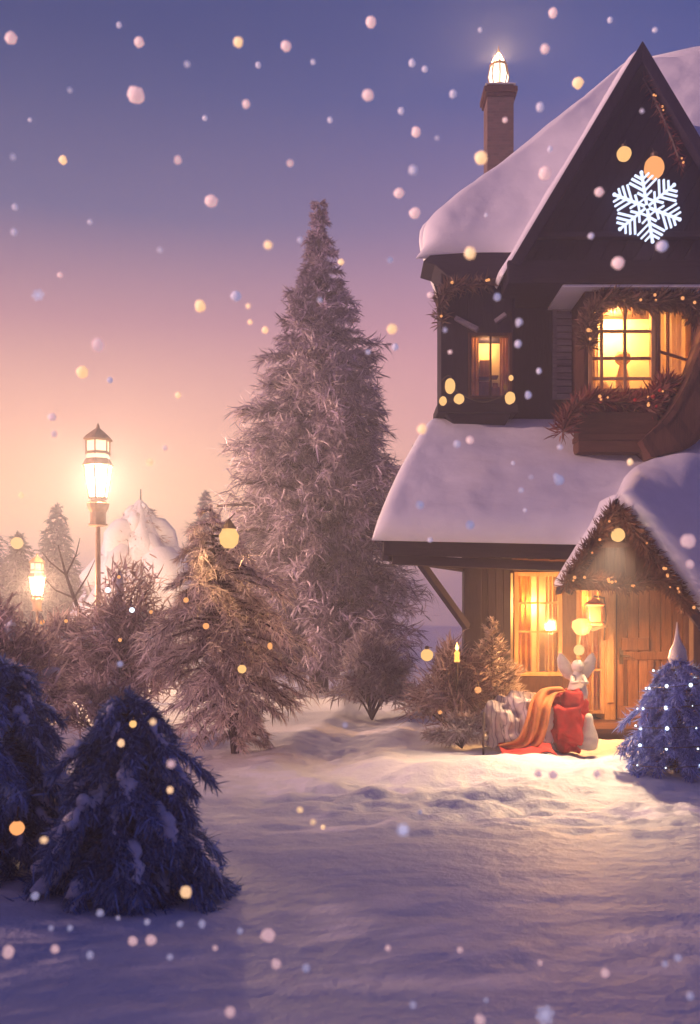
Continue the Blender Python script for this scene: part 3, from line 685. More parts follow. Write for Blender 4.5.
# pale louvred shutter beside the bay
mb = MB(); sx0, sx1 = PX(552, 14.8), PX(588, 14.8); sz0, sz1 = PZ(400, 14.8), PZ(292, 14.8)
mb.box(sx0, sx0+.06, 14.74, 14.80, sz0, sz1).box(sx1-.06, sx1, 14.74, 14.80, sz0, sz1)
z = sz0
while z < sz1-.05:
    mb.box(sx0+.06, sx1-.06, 14.752+.01*random.random(), 14.795, z, z+.085); z += .10
part(mb, 'shutter', 'palewood', bevel=.005)
# flower box under the bay
fb = 13.66; fx0, fx1 = PX(579, fb), PX(657, fb); fz0, fz1 = PZ(452, fb), PZ(412, fb)
mb = MB().box(fx0, fx1, fb, fb+.03, fz0+.24, fz1).box(fx0-.02, fx1+.02, fb-.02, fb+.34, fz0+.16, fz0+.24).box(fx0-.01, fx1+.01, fb-.005, fb+.33, fz0, fz0+.155)
mb.box(fx0, fx0+.03, fb+.03, fb+.33, fz0+.24, fz1).box(fx1-.03, fx1, fb+.03, fb+.33, fz0+.24, fz1).box(fx0+.03, fx1-.03, fb+.04, fb+.33, fz0+.24, fz1-.06)
part(mb, 'flower_box', 'brownwood_h', bevel=.012)
# sweeping curved timber that carries the bay
ctr = [(708, 318), (698, 352), (683, 388), (664, 418), (640, 441)]
inn = [P(x, y, 13.5) for x, y in ctr]; off = [P(x, y, 13.5) for x, y in [(760, 352), (735, 392), (712, 424), (688, 448), (650, 458)]]
mb = MB(); poly = []
def cr(pts, n=6):
    out = []
    for i in range(len(pts)-1):
        p0 = pts[max(i-1, 0)]; p1 = pts[i]; p2 = pts[i+1]; p3 = pts[min(i+2, len(pts)-1)]
        for k in range(n):
            t = k/n; out.append(.5*((2*p1)+(p2-p0)*t+(2*p0-5*p1+4*p2-p3)*t*t+(3*p1-p0-3*p2+p3)*t**3))
    out.append(pts[-1]); return out
ci, co = cr(inn), cr(off)
for i in range(len(ci)-1):
    mb.prism([(ci[i].x, ci[i].z), (ci[i+1].x, ci[i+1].z), (co[i+1].x, co[i+1].z), (co[i].x, co[i].z)], 13.44, 13.95)
for a in (.10, .85):
    for i in range(len(ci)-1):
        p, q = ci[i].lerp(co[i], a), ci[i+1].lerp(co[i+1], a); mb.bar(p+Vector((0, -.06, 0)), q+Vector((0, -.06, 0)), .03, .06)
part(mb, 'curved_brace', 'brownwood', bevel=0)

# --- lower lean-to roof
l0 = Vector((.40, 12.7, 2.66)); l1 = Vector((7.4, 12.7, 2.52)); t0 = Vector((1.24, 15.0, 4.46)); t1 = Vector((7.4, 15.0, 4.40))
nS = Vector((0, -.62, .78)).normalized()
lean = lambda u, v: l0.lerp(l1, u).lerp(t0.lerp(t1, u), v)
mb = MB().slab(lean, nS, .03, 20, 8, .02, 0, base=.09); part(mb, 'lean_to_roof', 'darkwood', bevel=0)
def lsn(u, v):
    p = lean(-.012+1.012*u, -.05+1.05*v)+nS*.035
    p.x -= .10*math.sin(PI*min(1, max(0, v)))*(1-u)**8
    return p-nS*(.08*math.sin(PI*v))
mb = MB().slab(lsn, nS, .30, 140, 60, .13, .035, 1.0, eu=.03)
part(mb, 'lean_to_snow', 'snow', smooth=True, bevel=0)
mb = MB()
q0, q1 = l0+Vector((.02, -.04, -.02)), l1+Vector((0, -.04, -.02))
mb.bar(q0+Vector((0, 0, -.09)), Vector((3.0, 12.66, q0.z-.10-.05)), .09, .26)
mb.bar(q0+Vector((.12, .12, -.27)), Vector((3.0, 12.80, q0.z-.37)), .14, .12)
for k in range(9):
    xx = .62+k*.28; mb.bar((xx, 12.72, 2.46-.02*xx), (xx+.35, 14.9, 4.16), .08, .12)
part(mb, 'eave_beam', 'darkwood_h', bevel=.01)
mb = MB().bar((.45, 12.8, 2.43), (1.72, 14.45, 2.35), .10, .13).bar((1.66, 14.2, 1.5), (.95, 13.4, 2.36), .09, .10)
part(mb, 'strut', 'darkwood', bevel=.01)
# --- ground floor front
mb = MB().box(PX(464, 14.2), PX(482, 14.2), 14.2, 14.46, -.2, 3.9); part(mb, 'post', 'darkwood', bevel=.015)
mb = MB(); x = PX(480, 14.5)
while x < PX(512, 14.5)-.05:
    mb.box(x, x+.105, 14.5-.01*random.random(), 14.99, -.2, 4.0); x += .113
mb.box(PX(464, 14.3), PX(513, 14.3), 14.38, 14.49, .55, .68)
part(mb, 'plank_wall', 'darkwood', bevel=.006)
GY = 14.5
gx0, gx1, gz0, gz1 = PX(514, GY), PX(562, GY), PZ(676, GY), PZ(572, GY)
mb = MB().box(gx0-.02, gx1+.02, GY, 14.99, -.2, gz0).box(gx0-.02, PX(700, GY), GY, 14.99, gz1, 4.0)
px_ = PX(576, GY); mb.box(gx1, px_, GY-.03, 14.99, -.2, gz1)
part(mb, 'front_wall', 'brownwood', bevel=.01)
w = window(gx0, gx1, gz0, gz1, GY, [.5], [.42, .72], frame=.06, mun=.03)
curtain_sheet(gx0+.05, gx0+.28, GY+.14, gz0, gz1, w, 'amber', 3); curtain_sheet(gx1-.22, gx1-.05, GY+.14, gz0, gz1, w, 'curtain', 3)
MB().box(gx0, gx1, 14.92, 14.955, gz0, gz1).build('backing', M['plaster'], w)
point_light('lower_window_light', P(530, 606, 14.76), 32, (1, .55, .2), .05)
# sidelight with amber glass
s0_, s1_ = px_, PX(604, GY); sz0_, sz1_ = .24, gz1
w = window(s0_, s1_, sz0_, sz1_, GY, [.62], [.3], frame=.05, mun=.03, name='side_light')
MB().box(s0_, s1_, 14.92, 14.955, sz0_, sz1_).build('backing', M['plaster'], w)
curtain_sheet(s0_+.04, s1_-.04, GY+.18, sz0_, sz1_, w, 'amber', 4)
point_light('side_light_glow', ((s0_+s1_)/2, 14.78, 1.9), 16, (1, .55, .2), .05)
mb = MB().box(s1_, PX(615, GY), GY-.05, 14.99, .15, gz1).box(s1_+.03, PX(615, GY)-.03, GY-.075, GY-.05, .4, gz1-.1); part(mb, 'pilaster', 'goldwood', bevel=.012)
# door
dx0, dx1 = PX(617, GY), PX(684, GY); dz0, dz1 = .17, PZ(583, GY)
mb = MB(); x = dx0; nP = 6; pw = (dx1-dx0)/nP
for k in range(nP): mb.box(x+.006, x+pw-.006, GY+.03+.006*random.random(), GY+.10, dz0, dz1); x += pw
door = part(mb, 'door', 'doorwood', bevel=.01)
mb = MB().box(dx0, dx1, GY-.005, GY+.03, 1.02, 1.14).box(dx0, dx1, GY-.005, GY+.03, dz0, dz0+.18).box(dx0, dx0+.10, GY, GY+.03, dz0+.18, 1.02).box((dx0+dx1)/2-.05, (dx0+dx1)/2+.05, GY, GY+.03, dz0+.18, 1.02).box(dx1-.10, dx1, GY, GY+.03, dz0+.18, 1.02)
mb.box(dx0+.06, dx0+.46, GY-.03, GY-.006, 1.16, 1.34)
mb.build('rail', M['doorwood'], door, bevel=.008)
mb = MB().box(dx0+.03, dx0+.09, GY-.012, GY-.002, .96, 1.20); mb.tube([(dx0+.06, GY-.01, 1.08), (dx0+.06, GY-.07, 1.08), (dx0+.17, GY-.075, 1.08)], .013, 8)
mb.build('handle', M['iron'], door, bevel=.003)
mb = MB().box(dx0-.03, dx0-.002, GY-.02, 14.98, .15, dz1+.08).box(dx1+.002, dx1+.12, GY-.03, 14.98, .15, dz1+.08).box(dx0-.03, dx1+.12, GY-.034, 14.98, dz1+.081, dz1+.17)
part(mb, 'door_frame', 'brownwood', bevel=.01)
mb = MB(); x = dx1+.13
while x < 6.2: mb.box(x, x+.12, GY-.008*random.random(), 14.98, .15, 4); x += .127
part(mb, 'plank_wall', 'doorwood', bevel=.006)
mb = MB(); 
for k in range(5): mb.box(2.95, 5.6, 13.25+k*.255, 13.25+k*.255+.248, .10, .16)
mb.box(2.98, 5.58, 13.30, 14.49, -.1, .098)
part(mb, 'porch_step', 'brownwood_h', bevel=.008)
# --- porch gable
PYF = 12.3
A = P(617, 503, PYF); Lf = P(561, 594, PYF); Rf = P(716, 634, PYF)
mb = MB()
def board(mb, a, b, wd, y0, y1):
    d = (b-a).normalized(); n_ = Vector((-d.z, 0, d.x)); n_ = n_ if n_.z > 0 else -n_
    mb.prism([(a.x, a.z), (b.x, b.z), ((b-n_*wd).x, (b-n_*wd).z), (a.x, a.z-wd/abs(n_.z))], y0, y1)
board(mb, A+Vector((0, 0, .06)), Lf+Vector((0, 0, .06)), .15, PYF-.03, PYF+.06); board(mb, A+Vector((0, 0, .06)), Rf+Vector((0, 0, .06)), .17, PYF-.03, PYF+.06)
part(mb, 'porch_bargeboard', 'darkwood', bevel=.01)
beam_z = PZ(582, PYF)
mb = MB(); nb_ = 11
xl = A.x+(Lf.x-A.x)*((A.z-beam_z)/(A.z-Lf.z)); xr = A.x+(Rf.x-A.x)*((A.z-beam_z)/(A.z-Rf.z))
for k in range(nb_):
    a, b = xl+(xr-xl)*k/nb_, xl+(xr-xl)*(k+1)/nb_-.008
    top = lambda x: A.z-(A.z-beam_z)*((A.x-x)/(A.x-xl) if x < A.x else (x-A.x)/(xr-A.x))-.02
    pts = [(a, beam_z), (b, beam_z), (b, max(beam_z+.01, top(b)))]
    if a < A.x < b: pts.append((A.x, A.z-.02))
    pts.append((a, max(beam_z+.01, top(a))))
    mb.prism(pts, PYF+.065+.01*random.random(), PYF+.12)
part(mb, 'porch_gable', 'brownwood', bevel=.004)
mb = MB().box(xl-.05, xr+.12, PYF+.02, PYF+.14, beam_z-.10, beam_z-.002).box(xl+.25, xr-.3, PYF+.02, PYF+.062, beam_z+.42, beam_z+.50)
part(mb, 'porch_beam', 'brownwood_h', bevel=.012)
pxr = PX(694, PYF)
mb = MB().box(pxr, pxr+.17, PYF+.02, PYF+.19, -.2, beam_z-.10); part(mb, 'porch_post', 'brownwood', bevel=.015)
# porch roof decks
mb = MB()
ridge_b = Vector((A.x, 13.5, A.z+.05)); 
mb.add([A, Lf, Vector((Lf.x+.02, 12.72, Lf.z)), ridge_b, A+Vector((0, 0, .05)), Lf+Vector((0, 0, .05)), Vector((Lf.x+.02, 12.72, Lf.z+.05)), ridge_b+Vector((0, 0, .05))], [(0,1,2,3),(7,6,5,4),(0,4,5,1),(1,5,6,2),(2,6,7,3)])
rb = Vector((Rf.x, 12.62, Rf.z)); ra = Vector((A.x, 13.6, A.z))
mb.add([A, Rf, rb, ra, A+Vector((0, 0, .05)), Rf+Vector((0, 0, .05)), rb+Vector((0, 0, .05)), ra+Vector((0, 0, .05))], [(3,2,1,0),(4,5,6,7),(1,5,4,0),(2,6,5,1),(3,7,6,2)])
part(mb, 'porch_roof', 'darkwood', bevel=0)
# deep snow swept over the porch roof and up to the bay
b0 = A+Vector((.03, -.10, .10)); b1 = Rf+Vector((.35, -.10, -.35)); u0 = P(624, 478, 13.4); u1 = P(735, 418, 14.7)
nP_ = Vector((.30, -.62, .72)).normalized()
def psn(u, v):
    a = b0.lerp(b1, u); b = u0.lerp(u1, min(1, u*1.05)); p = a.lerp(b, v); return p+nP_*(.22*math.sin(PI*v)*min(1, u*2.2+.15))
mb = MB().slab(psn, nP_, .13, 50, 40, .09, .04, 1.2, eu=.07, base=.25)
mb.slab(lambda u, v: (A+Vector((0, -.06, .10))).lerp(Lf+Vector((.0, -.06, .10)), u)+Vector((0, .75*v*(1-.45*u), 0)), Vector((-.85, 0, .52)), .05, 24, 12, .2, .01, 2, eu=.05)
part(mb, 'porch_snow', 'snow', smooth=True, bevel=0)

# ------------------------------------------------------------------ garlands and lights on the cottage
def garland(name, label, paths, per_m, rad, bl, mat, seed=1, bulbs=(), bulb_r=.02, bulb_mat='bulb_warm', berries=0, group=None, cat='garland', sag=0):
    r_ = np.random.default_rng(seed); first = Vector(paths[0][0]); root = thing(name, first, label, cat, group)
    mb = MB(); pos = []; dr = []; allp = []
    for path in paths:
        pts = cr([Vector(p) for p in path], 8); mb.tube(pts, .018, 6)
        Lp = sum((b-a).length for a, b in zip(pts[:-1], pts[1:])); n = int(per_m*Lp)
        A_ = np.array([list(p) for p in pts]); t = r_.random(n)*(len(pts)-1)
        q = np.stack([np.interp(t, range(len(pts)), A_[:, c]) for c in range(3)], 1); q2 = np.stack([np.interp(np.minimum(t+.5, len(pts)-1), range(len(pts)), A_[:, c]) for c in range(3)], 1)
        o = unit(r_.normal(0, 1, (n, 3))); pos.append(q+o*(rad*r_.random(n)**.6)[:, None]*.8); dr.append(unit(o+unit(q2-q+1e-5)*.6)); allp.append(q)
    mb.build('cord', M['bark'], root, smooth=True)
    p = np.concatenate(pos); d = np.concatenate(dr); n = len(p)
    blades('foliage', mat, root, p, d, unit(r_.normal(0, 1, (n, 3))), bl*(.5+.9*r_.random(n)), bl*.16, .35*(r_.random(n)*2-.6))
    q = np.concatenate(allp)
    nbv = bulbs if isinstance(bulbs, int) else 0
    for k in range(nbv):
        c = q[r_.integers(len(q))]+r_.normal(0, rad*.3, 3); c[1] -= rad*1.5
        MB().ball(c, bulb_r*(.7+.6*r_.random()), 8, 6).build('bulb', M[bulb_mat], root, smooth=True)
    if berries:
        for k in range(berries):
            c = q[r_.integers(len(q))]+r_.normal(0, rad*.5, 3); c[1] -= rad*.8
            MB().ball(c, .022+.012*r_.random(), 8, 6).build('berry', M['berry'], root, smooth=True)
    return root
garland('garland', 'needle garland with small lights draped over the top of the big bay window', [[P(588, 345, 13.93), P(590, 318, 13.9), P(608, 298, 13.88), P(640, 303, 13.86), P(668, 300, 13.9), P(690, 302, 13.95), P(698, 320, 14.0)]], 1400, .11, .15, M['garland'], 81, bulbs=10, bulb_r=.022)
garland('box_plant', 'red leafed planting with berries filling the flower box under the bay window', [[P(562, 432, 13.72), P(572, 412, 13.7), P(590, 402, 13.76), P(615, 402, 13.8), P(640, 404, 13.8), P(655, 408, 13.8)], [P(645, 400, 13.85), P(662, 390, 13.8), P(668, 383, 13.8)]], 900, .11, .17, M['garland_red'], 82, bulbs=7, bulb_r=.02, berries=10, cat='plant')
garland('garland', 'ornate leafy garland with lights along the porch gable edges and beam', [[P(566, 585, 12.2), P(590, 548, 12.2), P(616, 510, 12.2)], [P(620, 512, 12.2), P(655, 560, 12.2), P(688, 608, 12.2)], [P(568, 582, 12.2), P(595, 580, 12.18), P(625, 585, 12.18), P(660, 580, 12.18), P(676, 592, 12.2)]], 1500, .085, .10, M['garland_dark'], 83, bulbs=22, bulb_r=.017)
garland('garland', 'short dark twig garland hanging at the eave corner over the small window', [[P(441, 322, 14.25), P(440, 305, 14.22), P(447, 290, 14.2), P(462, 286, 14.2), P(490, 283, 14.2)]], 500, .08, .14, M['garland'], 84, bulbs=4, bulb_r=.018)
garland('garland', 'thin tinsel strand with tiny red lights trailing down the upper gable', [[P(643, 78, 13.8), P(655, 100, 13.8), P(666, 124, 13.8), P(676, 150, 13.8), P(682, 168, 13.8)]], 160, .04, .10, M['garland_red'], 85, bulbs=6, bulb_r=.018)
# bulb string along the sill of the small window
st = thing('light_string', P(441, 398, 14.15), 'string of big amber bulbs along the sill of the small upper window', 'string lights')
mb = MB().tube(cr([P(442, 380, 14.18), P(450, 376, 14.16), P(458, 392, 14.16), P(484, 402, 14.16), P(510, 392, 14.18)], 8), .008, 6); mb.build('cord', M['iron'], st, smooth=True)
for (x, y, r, s) in [(450, 386, .075, 1.5), (443, 401, .055, 1.2), (459, 399, .075, .95), (510, 398, .075, 1.15), (511, 378, .035, 1.2)]:
    MB().ball(P(x, y, 14.12), r, 14, 10, (1, 1, s), .08, x).build('bulb', M['bulb_gold'], st, smooth=True)
def hang_bulb(px, py, Y, r, label, mat='bulb_warm', up=.12, s=1.0, back=None):
    p = P(px, py, Y); b = thing('hanging_bulb', p, label, 'light bulb', 'glowing bulbs hung about')
    MB().ball(p, r, 16, 12, (1, 1, s), .05, px).build('bulb', M[mat], b, smooth=True)
    mb = MB().lathe([(r*.35, r*s*.9), (r*.38, r*s*1.25), (r*.2, r*s*1.45)], p, 10); e = back if back is not None else p+Vector((0, .02, up))
    mb.tube([p+Vector((0, 0, r*s*1.4)), e], .006, 5); mb.build('cap', M['iron'], b)
hang_bulb(624, 154, 13.75, .10, 'round golden bulb hung on the upper gable beside the lit snowflake', 'bulb_gold', back=P(626, 140, 13.9))
hang_bulb(654, 168, 13.75, .135, 'large peach drop shaped bulb just above the lit snowflake', 'bulb_warm', s=1.15, back=P(652, 148, 13.9))
hang_bulb(618, 535, 12.2, .085, 'round yellow bulb hung in the porch gable', 'bulb_gold', back=P(618, 518, 12.37))
point_light('gable_bulb_light', P(618, 535, 11.98), 6, (1, .66, .36), .09)
sp = bpy.data.lights.new('porch_downlight', 'SPOT'); sp.energy = 1000; sp.color = (1, .66, .36); sp.spot_size = R(88); sp.spot_blend = 1; sp.shadow_soft_size = .07
spo = bpy.data.objects.new('porch_downlight', sp); spo.location = P(618, 537, 12.0); col.objects.link(spo)
spo.rotation_euler = (spo.location-Vector((2.3, 10.6, 0))).to_track_quat('Z', 'Y').to_euler()
hang_bulb(427, 655, 12.9, .08, 'pale round bulb on a twig above the bush by the cottage', 'bulb_gold', back=P(432, 648, 13.2))
hang_bulb(440, 712, 12.9, .03, 'tiny amber bulb low in the bush by the cottage', 'bulb_warm')
hang_bulb(478, 690, 12.9, .045, 'small amber bulb in the bush next to the sack', 'bulb_warm')
hang_bulb(206, 626, 11.0, .035, 'red bulb high on the shaggy hoary fir', 'bulb_warm')
hang_bulb(242, 669, 10.95, .048, 'round amber bulb low on the shaggy hoary fir', 'bulb_gold')
hang_bulb(186, 600, 11.1, .03, 'small orange bulb at the outer edge of the shaggy hoary fir', 'bulb_warm')
hang_bulb(270, 646, 11.1, .028, 'teardrop amber bulb at the inner side of the shaggy hoary fir', 'bulb_warm', s=1.4)
hang_bulb(17, 828, 5.75, .042, 'orange bulb on the dwarf fir at the picture edge', 'bulb_warm')
hang_bulb(133, 724, 5.5, .020, 'small golden bulb near the top of the bushy dwarf fir', 'bulb_gold', up=.04)
hang_bulb(17, 543, 32.6, .20, 'yellow glowing ball on a distant hazy fir', 'bulb_gold')
for i, (x, y) in enumerate([(108, 590), (120, 640), (132, 610), (151, 612), (150, 639), (119, 577), (42, 622), (66, 621)]):
    hang_bulb(x, y, 14.0, .026 if i % 2 else .036, ['pinprick white bulb on the dark peaked bush', 'pinprick amber bulb on the dark peaked bush'][i % 2] if i < 6 else 'pinprick amber bulb on the wide brown bush', ['bulb_white', 'bulb_warm'][i % 2] if i < 6 else 'bulb_warm', up=.08)
# lit snowflake ornament
so = P(647, 207, 13.70); sf = MB(); rs = .46
for k in range(6):
    a = PI/2+k*PI/3+.16; d = Vector((math.cos(a), 0, math.sin(a))); q = Vector((-d.z, 0, d.x))
    sf.ball(so+d*rs*1.04, .028, 8, 6); sf.ball(so+d*rs*.66, .022, 8, 6)
    sf.bar(so+d*.03, so+d*rs, .035, .04, up=(0, 1, 0))
    for f, l in ((.30, .10), (.48, .19), (.66, .15), (.83, .10)):
        for s in (-1, 1):
            e = so+d*rs*f; sf.bar(e, e+(d*.75+q*s)*l, .028, .036, up=(0, 1, 0))
    e0 = so+d*rs*.28+q*.0; a2 = a+PI/3; e1 = so+Vector((math.cos(a2), 0, math.sin(a2)))*rs*.28
    sf.bar(e0, e1, .026, .034, up=(0, 1, 0))
s_ = sf.build('snowflake_ornament', M['led'], None, bevel=.006); tag(s_, 'white lit snowflake ornament fixed on the dark upper gable', 'ornament')
# hanging lantern with red housing by the door
lp = P(588, 622, 13.75)
hl = thing('porch_lantern', lp, 'red and amber hanging lantern with a gold ball beside the cottage door', 'lantern')
mb = MB().tube([(P(604, 598, 14.4)), P(604, 598, 13.75), P(594, 596, 13.72)], .016, 6).tube([P(604, 598, 13.75), P(606, 615, 13.8), P(604, 640, 14.4)], .012, 6).bar(P(590, 629, 13.75), P(606, 624, 13.75), .05, .08); mb.build('bracket', M['iron'], hl)
c = P(594, 598, 13.72); mb = MB().lathe([(.03, 0), (.17, -.09), (.155, -.11), (.12, -.11), (.12, -.33), (.15, -.35), (.15, -.38)], c, 4, PI/4); mb.build('housing', M['redpaint'], hl, bevel=.008)
c = P(582, 620, 13.7); MB().lathe([(.05, .02), (.13, -.02), (.14, -.10), (.09, -.18), (.03, -.21)], c, 10).build('shade', M['amberglass'], hl, smooth=True)
MB().ball(P(579, 650, 13.7), .075, 14, 10).build('bauble', M['bulb_gold'], hl, smooth=True)
MB().tube([P(581, 634, 13.7), P(579, 645, 13.7)], .008, 5).build('chain', M['iron'], hl)
point_light('porch_light', P(582, 628, 13.5), 290, (1, .47, .15), .08)
# tiny candle lantern in the bush
cl = thing('candle_lantern', P(457, 652, 12.8), 'small candle lantern with orange flame standing in the cottage bush', 'lantern')
c = P(457, 662, 12.8); MB().lathe([(.035, 0), (.04, .02), (.032, .03), (.032, .10), (.042, .11), (.014, .15)], c, 8).build('body', M['amberglass'], cl)
MB().lathe([(.008, .145), (.025, .175), (.015, .21), (.002, .25)], c, 8).build('flame', M['flame'], cl, smooth=True)
MB().tube([c+Vector((0, 0, .01)), c+Vector((0, .02, -1.0))], .012, 6).build('stake', M['iron'], cl)
# amber lantern on the hoary fir
al = thing('tree_lantern', P(229, 537, 11.35), 'glowing amber lantern hung near the top of the shaggy hoary fir', 'lantern')
c = P(229, 548, 11.3); MB().lathe([(.05, 0), (.10, .05), (.115, .14), (.07, .22), (.03, .25)], c, 10).build('glass', M['bulb_gold'], al, smooth=True)
MB().lathe([(.09, .215), (.03, .30), (.01, .33)], c, 8).build('lid', M['iron'], al)
MB().tube([c+Vector((0, 0, .32)), c+Vector((.03, .3, .42))], .008, 5).build('hook', M['iron'], al)
point_light('tree_lantern_light', c+Vector((-.02, -.16, .12)), 36, (1, .55, .2), .05)

# ------------------------------------------------------------------ street lamps
def lamp(name, label, px, Y, scale, top_py, glass, e, ec):
    X = PX(px, Y); T = PZ(top_py, Y); root = thing(name, (X, Y, 0), label, 'street lamp', 'street lamps'); k = scale; c = (X, Y, T)
    n = 6; rot = PI/6
    pole = MB().lathe([(.20*k, 0), (.20*k, .12), (.13*k, .18), (.11*k, .5), (.075*k, .6), (.055*k, T-2.35*k), (.05*k, T-2.25*k), (.22*k, T-2.22*k), (.22*k, T-2.19*k), (.18*k, T-2.17*k), (.18*k, T-1.92*k), (.24*k, T-1.82*k), (.26*k, T-1.72*k), (.16*k, T-1.66*k), (.16*k, T-1.60*k)], (X, Y, 0), 12)
    pole.build('pole', M['brass'], root)
    mb = MB()
    for i in range(n):
        a = rot+2*PI*i/n; cs, sn_ = math.cos(a), math.sin(a)
        mb.tube([(X+.20*k*cs, Y+.20*k*sn_, T-1.60*k), (X+.31*k*cs, Y+.31*k*sn_, T-.86*k)], .022*k, 5)
        mb.tube([(X+.27*k*cs, Y+.27*k*sn_, T-.62*k), (X+.27*k*cs, Y+.27*k*sn_, T-.30*k)], .02*k, 5)
    mb.lathe([(.21*k, -1.62*k), (.22*k, -1.57*k), (.17*k, -1.56*k)], c, n, rot)
    mb.build('frame', M['brass'], root)
    mb = MB().lathe([(.33*k, -.88*k), (.36*k, -.86*k), (.30*k, -.74*k), (.27*k, -.70*k)], c, n, rot)
    mb.lathe([(.28*k, -.60*k), (.30*k, -.58*k), (.28*k, -.54*k)], c, n, rot)
    mb.lathe([(.30*k, -.30*k), (.35*k, -.27*k), (.26*k, -.17*k), (.12*k, -.06*k), (.05*k, -.01*k), (.03*k, .06*k), (.005*k, .12*k)], c, n, rot); mb.build('roof', M['brass'], root)
    mb = MB().lathe([(.33*k, -.84*k), (.20*k, -.70*k)], c, n, rot)
    MB().lathe([(.19*k, -1.58*k), (.29*k, -.88*k)], c, n, rot).build('glass', glass, root)
    MB().lathe([(.255*k, -.695*k), (.255*k, -.605*k)], c, n, rot).build('glass', M['lamp_glass_warm'], root)
    MB().lathe([(.25*k, -.535*k), (.25*k, -.305*k)], c, n, rot).build('glass', M['lamp_glass_warm'], root)
    mb = MB()
    for (r, z) in ((.31, -.84), (.30, -.26)):
        mb.slab(lambda u, v, r=r, z=z: Vector((X+(-.5+u)*r*1.1*k, Y+(-.5+v)*r*1.1*k, T+z*k+.10*k)), (0, 0, 1), .05*k, 10, 10, .35, .01)
    point_light('street_lamp_light', (X, Y, T-1.2*k), e, ec, .12*k)
    return root
lamp('street_lamp', 'tall ornate street lamp with bright tapered glass and tiered cap', 98, 20, .88, 428, M['lamp_glass'], 3300, (1, .62, .34))
lamp('street_lamp', 'low small street lamp half hidden behind frosted bushes', 37, 21, .52, 556, M['lamp_glass'], 2400, (1, .58, .28))

# ------------------------------------------------------------------ bundle by the step
BY = 12.25
def gp(px, py, dy=0): return P(px, py, BY+dy)
def lump(name, label, c, sx, sy, sz, amp, fr, mat, cat, seed, flat=True):
    mb = MB(); c = Vector(c)
    seg, ring = 72, 46; vs = []
    for i in range(ring+1):
        ph = PI*i/ring
        for k in range(seg):
            t = 2*PI*k/seg; d = Vector((math.sin(ph)*math.cos(t), math.sin(ph)*math.sin(t), math.cos(ph)))
            rr = 1+amp*noise.noise(d*fr+Vector((seed, seed*.7, 0)))+amp*.5*noise.noise(d*fr*2.4+Vector((seed, 0, 3)))-amp*.35*abs(noise.noise(d*fr*3.1+Vector((seed, 4, 3))))
            e = lambda v: math.copysign(abs(v)**.75, v)
            p = c+Vector((e(d.x)*sx, e(d.y)*sy, e(d.z)*sz))*rr
            vs.append(p)
    mb.add(vs, [(i*seg+k, (i+1)*seg+k, (i+1)*seg+(k+1)%seg, i*seg+(k+1)%seg) for i in range(ring) for k in range(seg)])
    o = mb.build(name, mat, None, smooth=True)
    if label: tag(o, label, cat)
    return o
g0 = gh(2.0, BY)
sk = lump('sack', 'lumpy sack of pale patterned cloth lying on the snow by the step', (PX(520, BY), BY, g0+.32), .42, .36, .35, .34, 2.1, M['sack'], 'sack', 3)
lump('gift_bag', 'slumped red cloth bag leaning on the patterned sack', (PX(566, BY+.05), BY+.05, g0+.36), .27, .30, .37, .30, 2.2, M['red'], 'bag', 8)
# red-orange scarf draped over sack and bag
sc_pts = [gp(508, 748, -.36), gp(528, 742, -.42), gp(536, 722, -.40), gp(540, 704, -.36), gp(548, 692, -.22), gp(566, 690, -.12)]
mb = MB(); cp = cr(sc_pts, 8)
def scarf(u, v):
    i = min(int(u*(len(cp)-1)), len(cp)-2); f = u*(len(cp)-1)-i; p = cp[i].lerp(cp[i+1], f)
    return p+Vector((1, 0, -.15))*((v-.5)*.26)+Vector((0, -.035*math.sin(v*14+u*3), .02*math.sin(v*9+u*6)))
mb.grid(scarf, 44, 22); o = mb.build('scarf', M['orange'], None, smooth=True, recalc=False)
so_ = o.modifiers.new('s', 'SOLIDIFY'); so_.thickness = .012
tag(o, 'orange scarf draped between the patterned sack and the red bag', 'scarf')
mb = MB(); mb.grid(lambda u, v: Vector((PX(500, 11.85)+.62*u, 11.55+.42*v+.04*math.sin(u*9), 0))+Vector((0, 0, gh(PX(500, 11.85)+.62*u, 11.55+.42*v)+.03+.04*max(0, noise.noise(Vector((u*4, v*4, 1))))+.10*v*v)), 40, 24)
o = mb.build('cloth', M['red'], None, smooth=True, recalc=False); so_ = o.modifiers.new('s', 'SOLIDIFY'); so_.thickness = .012
tag(o, 'crumpled red cloth spread on the snow below the patterned sack', 'cloth')
# angel figurine sitting on the red bag
fz = gp(577, 692).z
an = thing('angel_figurine', (PX(577, BY), BY-.02, fz), 'cream angel figurine with raised wings sitting on the red bag', 'figurine')
c = Vector((PX(577, BY), BY-.02, fz-.05))
MB().lathe([(.12, -.04), (.13, .05), (.10, .15), (.065, .25), (.045, .31)], c, 18).build('body', M['cream'], an, smooth=True)
MB().ball(c+Vector((0, -.01, .37)), .078, 14, 10).build('head', M['cream'], an, smooth=True)
for s in (-1, 1):
    mb = MB(); pts = [c+Vector((s*x, .05, z)) for x, z in ((.03, .20), (.09, .27), (.15, .37), (.19, .47), (.20, .53))]
    mb.tube(pts, [.035, .075, .085, .055, .012], 14)
    mb.v = [(v[0], c.y+.05+(v[1]-c.y-.05)*.4, v[2]) for v in mb.v]; mb.build('wing', M['cream'], an, smooth=True)
    MB().tube([c+Vector((s*.06, -.03, .25)), c+Vector((s*.09, -.10, .17)), c+Vector((s*.02, -.15, .18))], [.03, .026, .02], 10).build('arm', M['cream'], an, smooth=True)
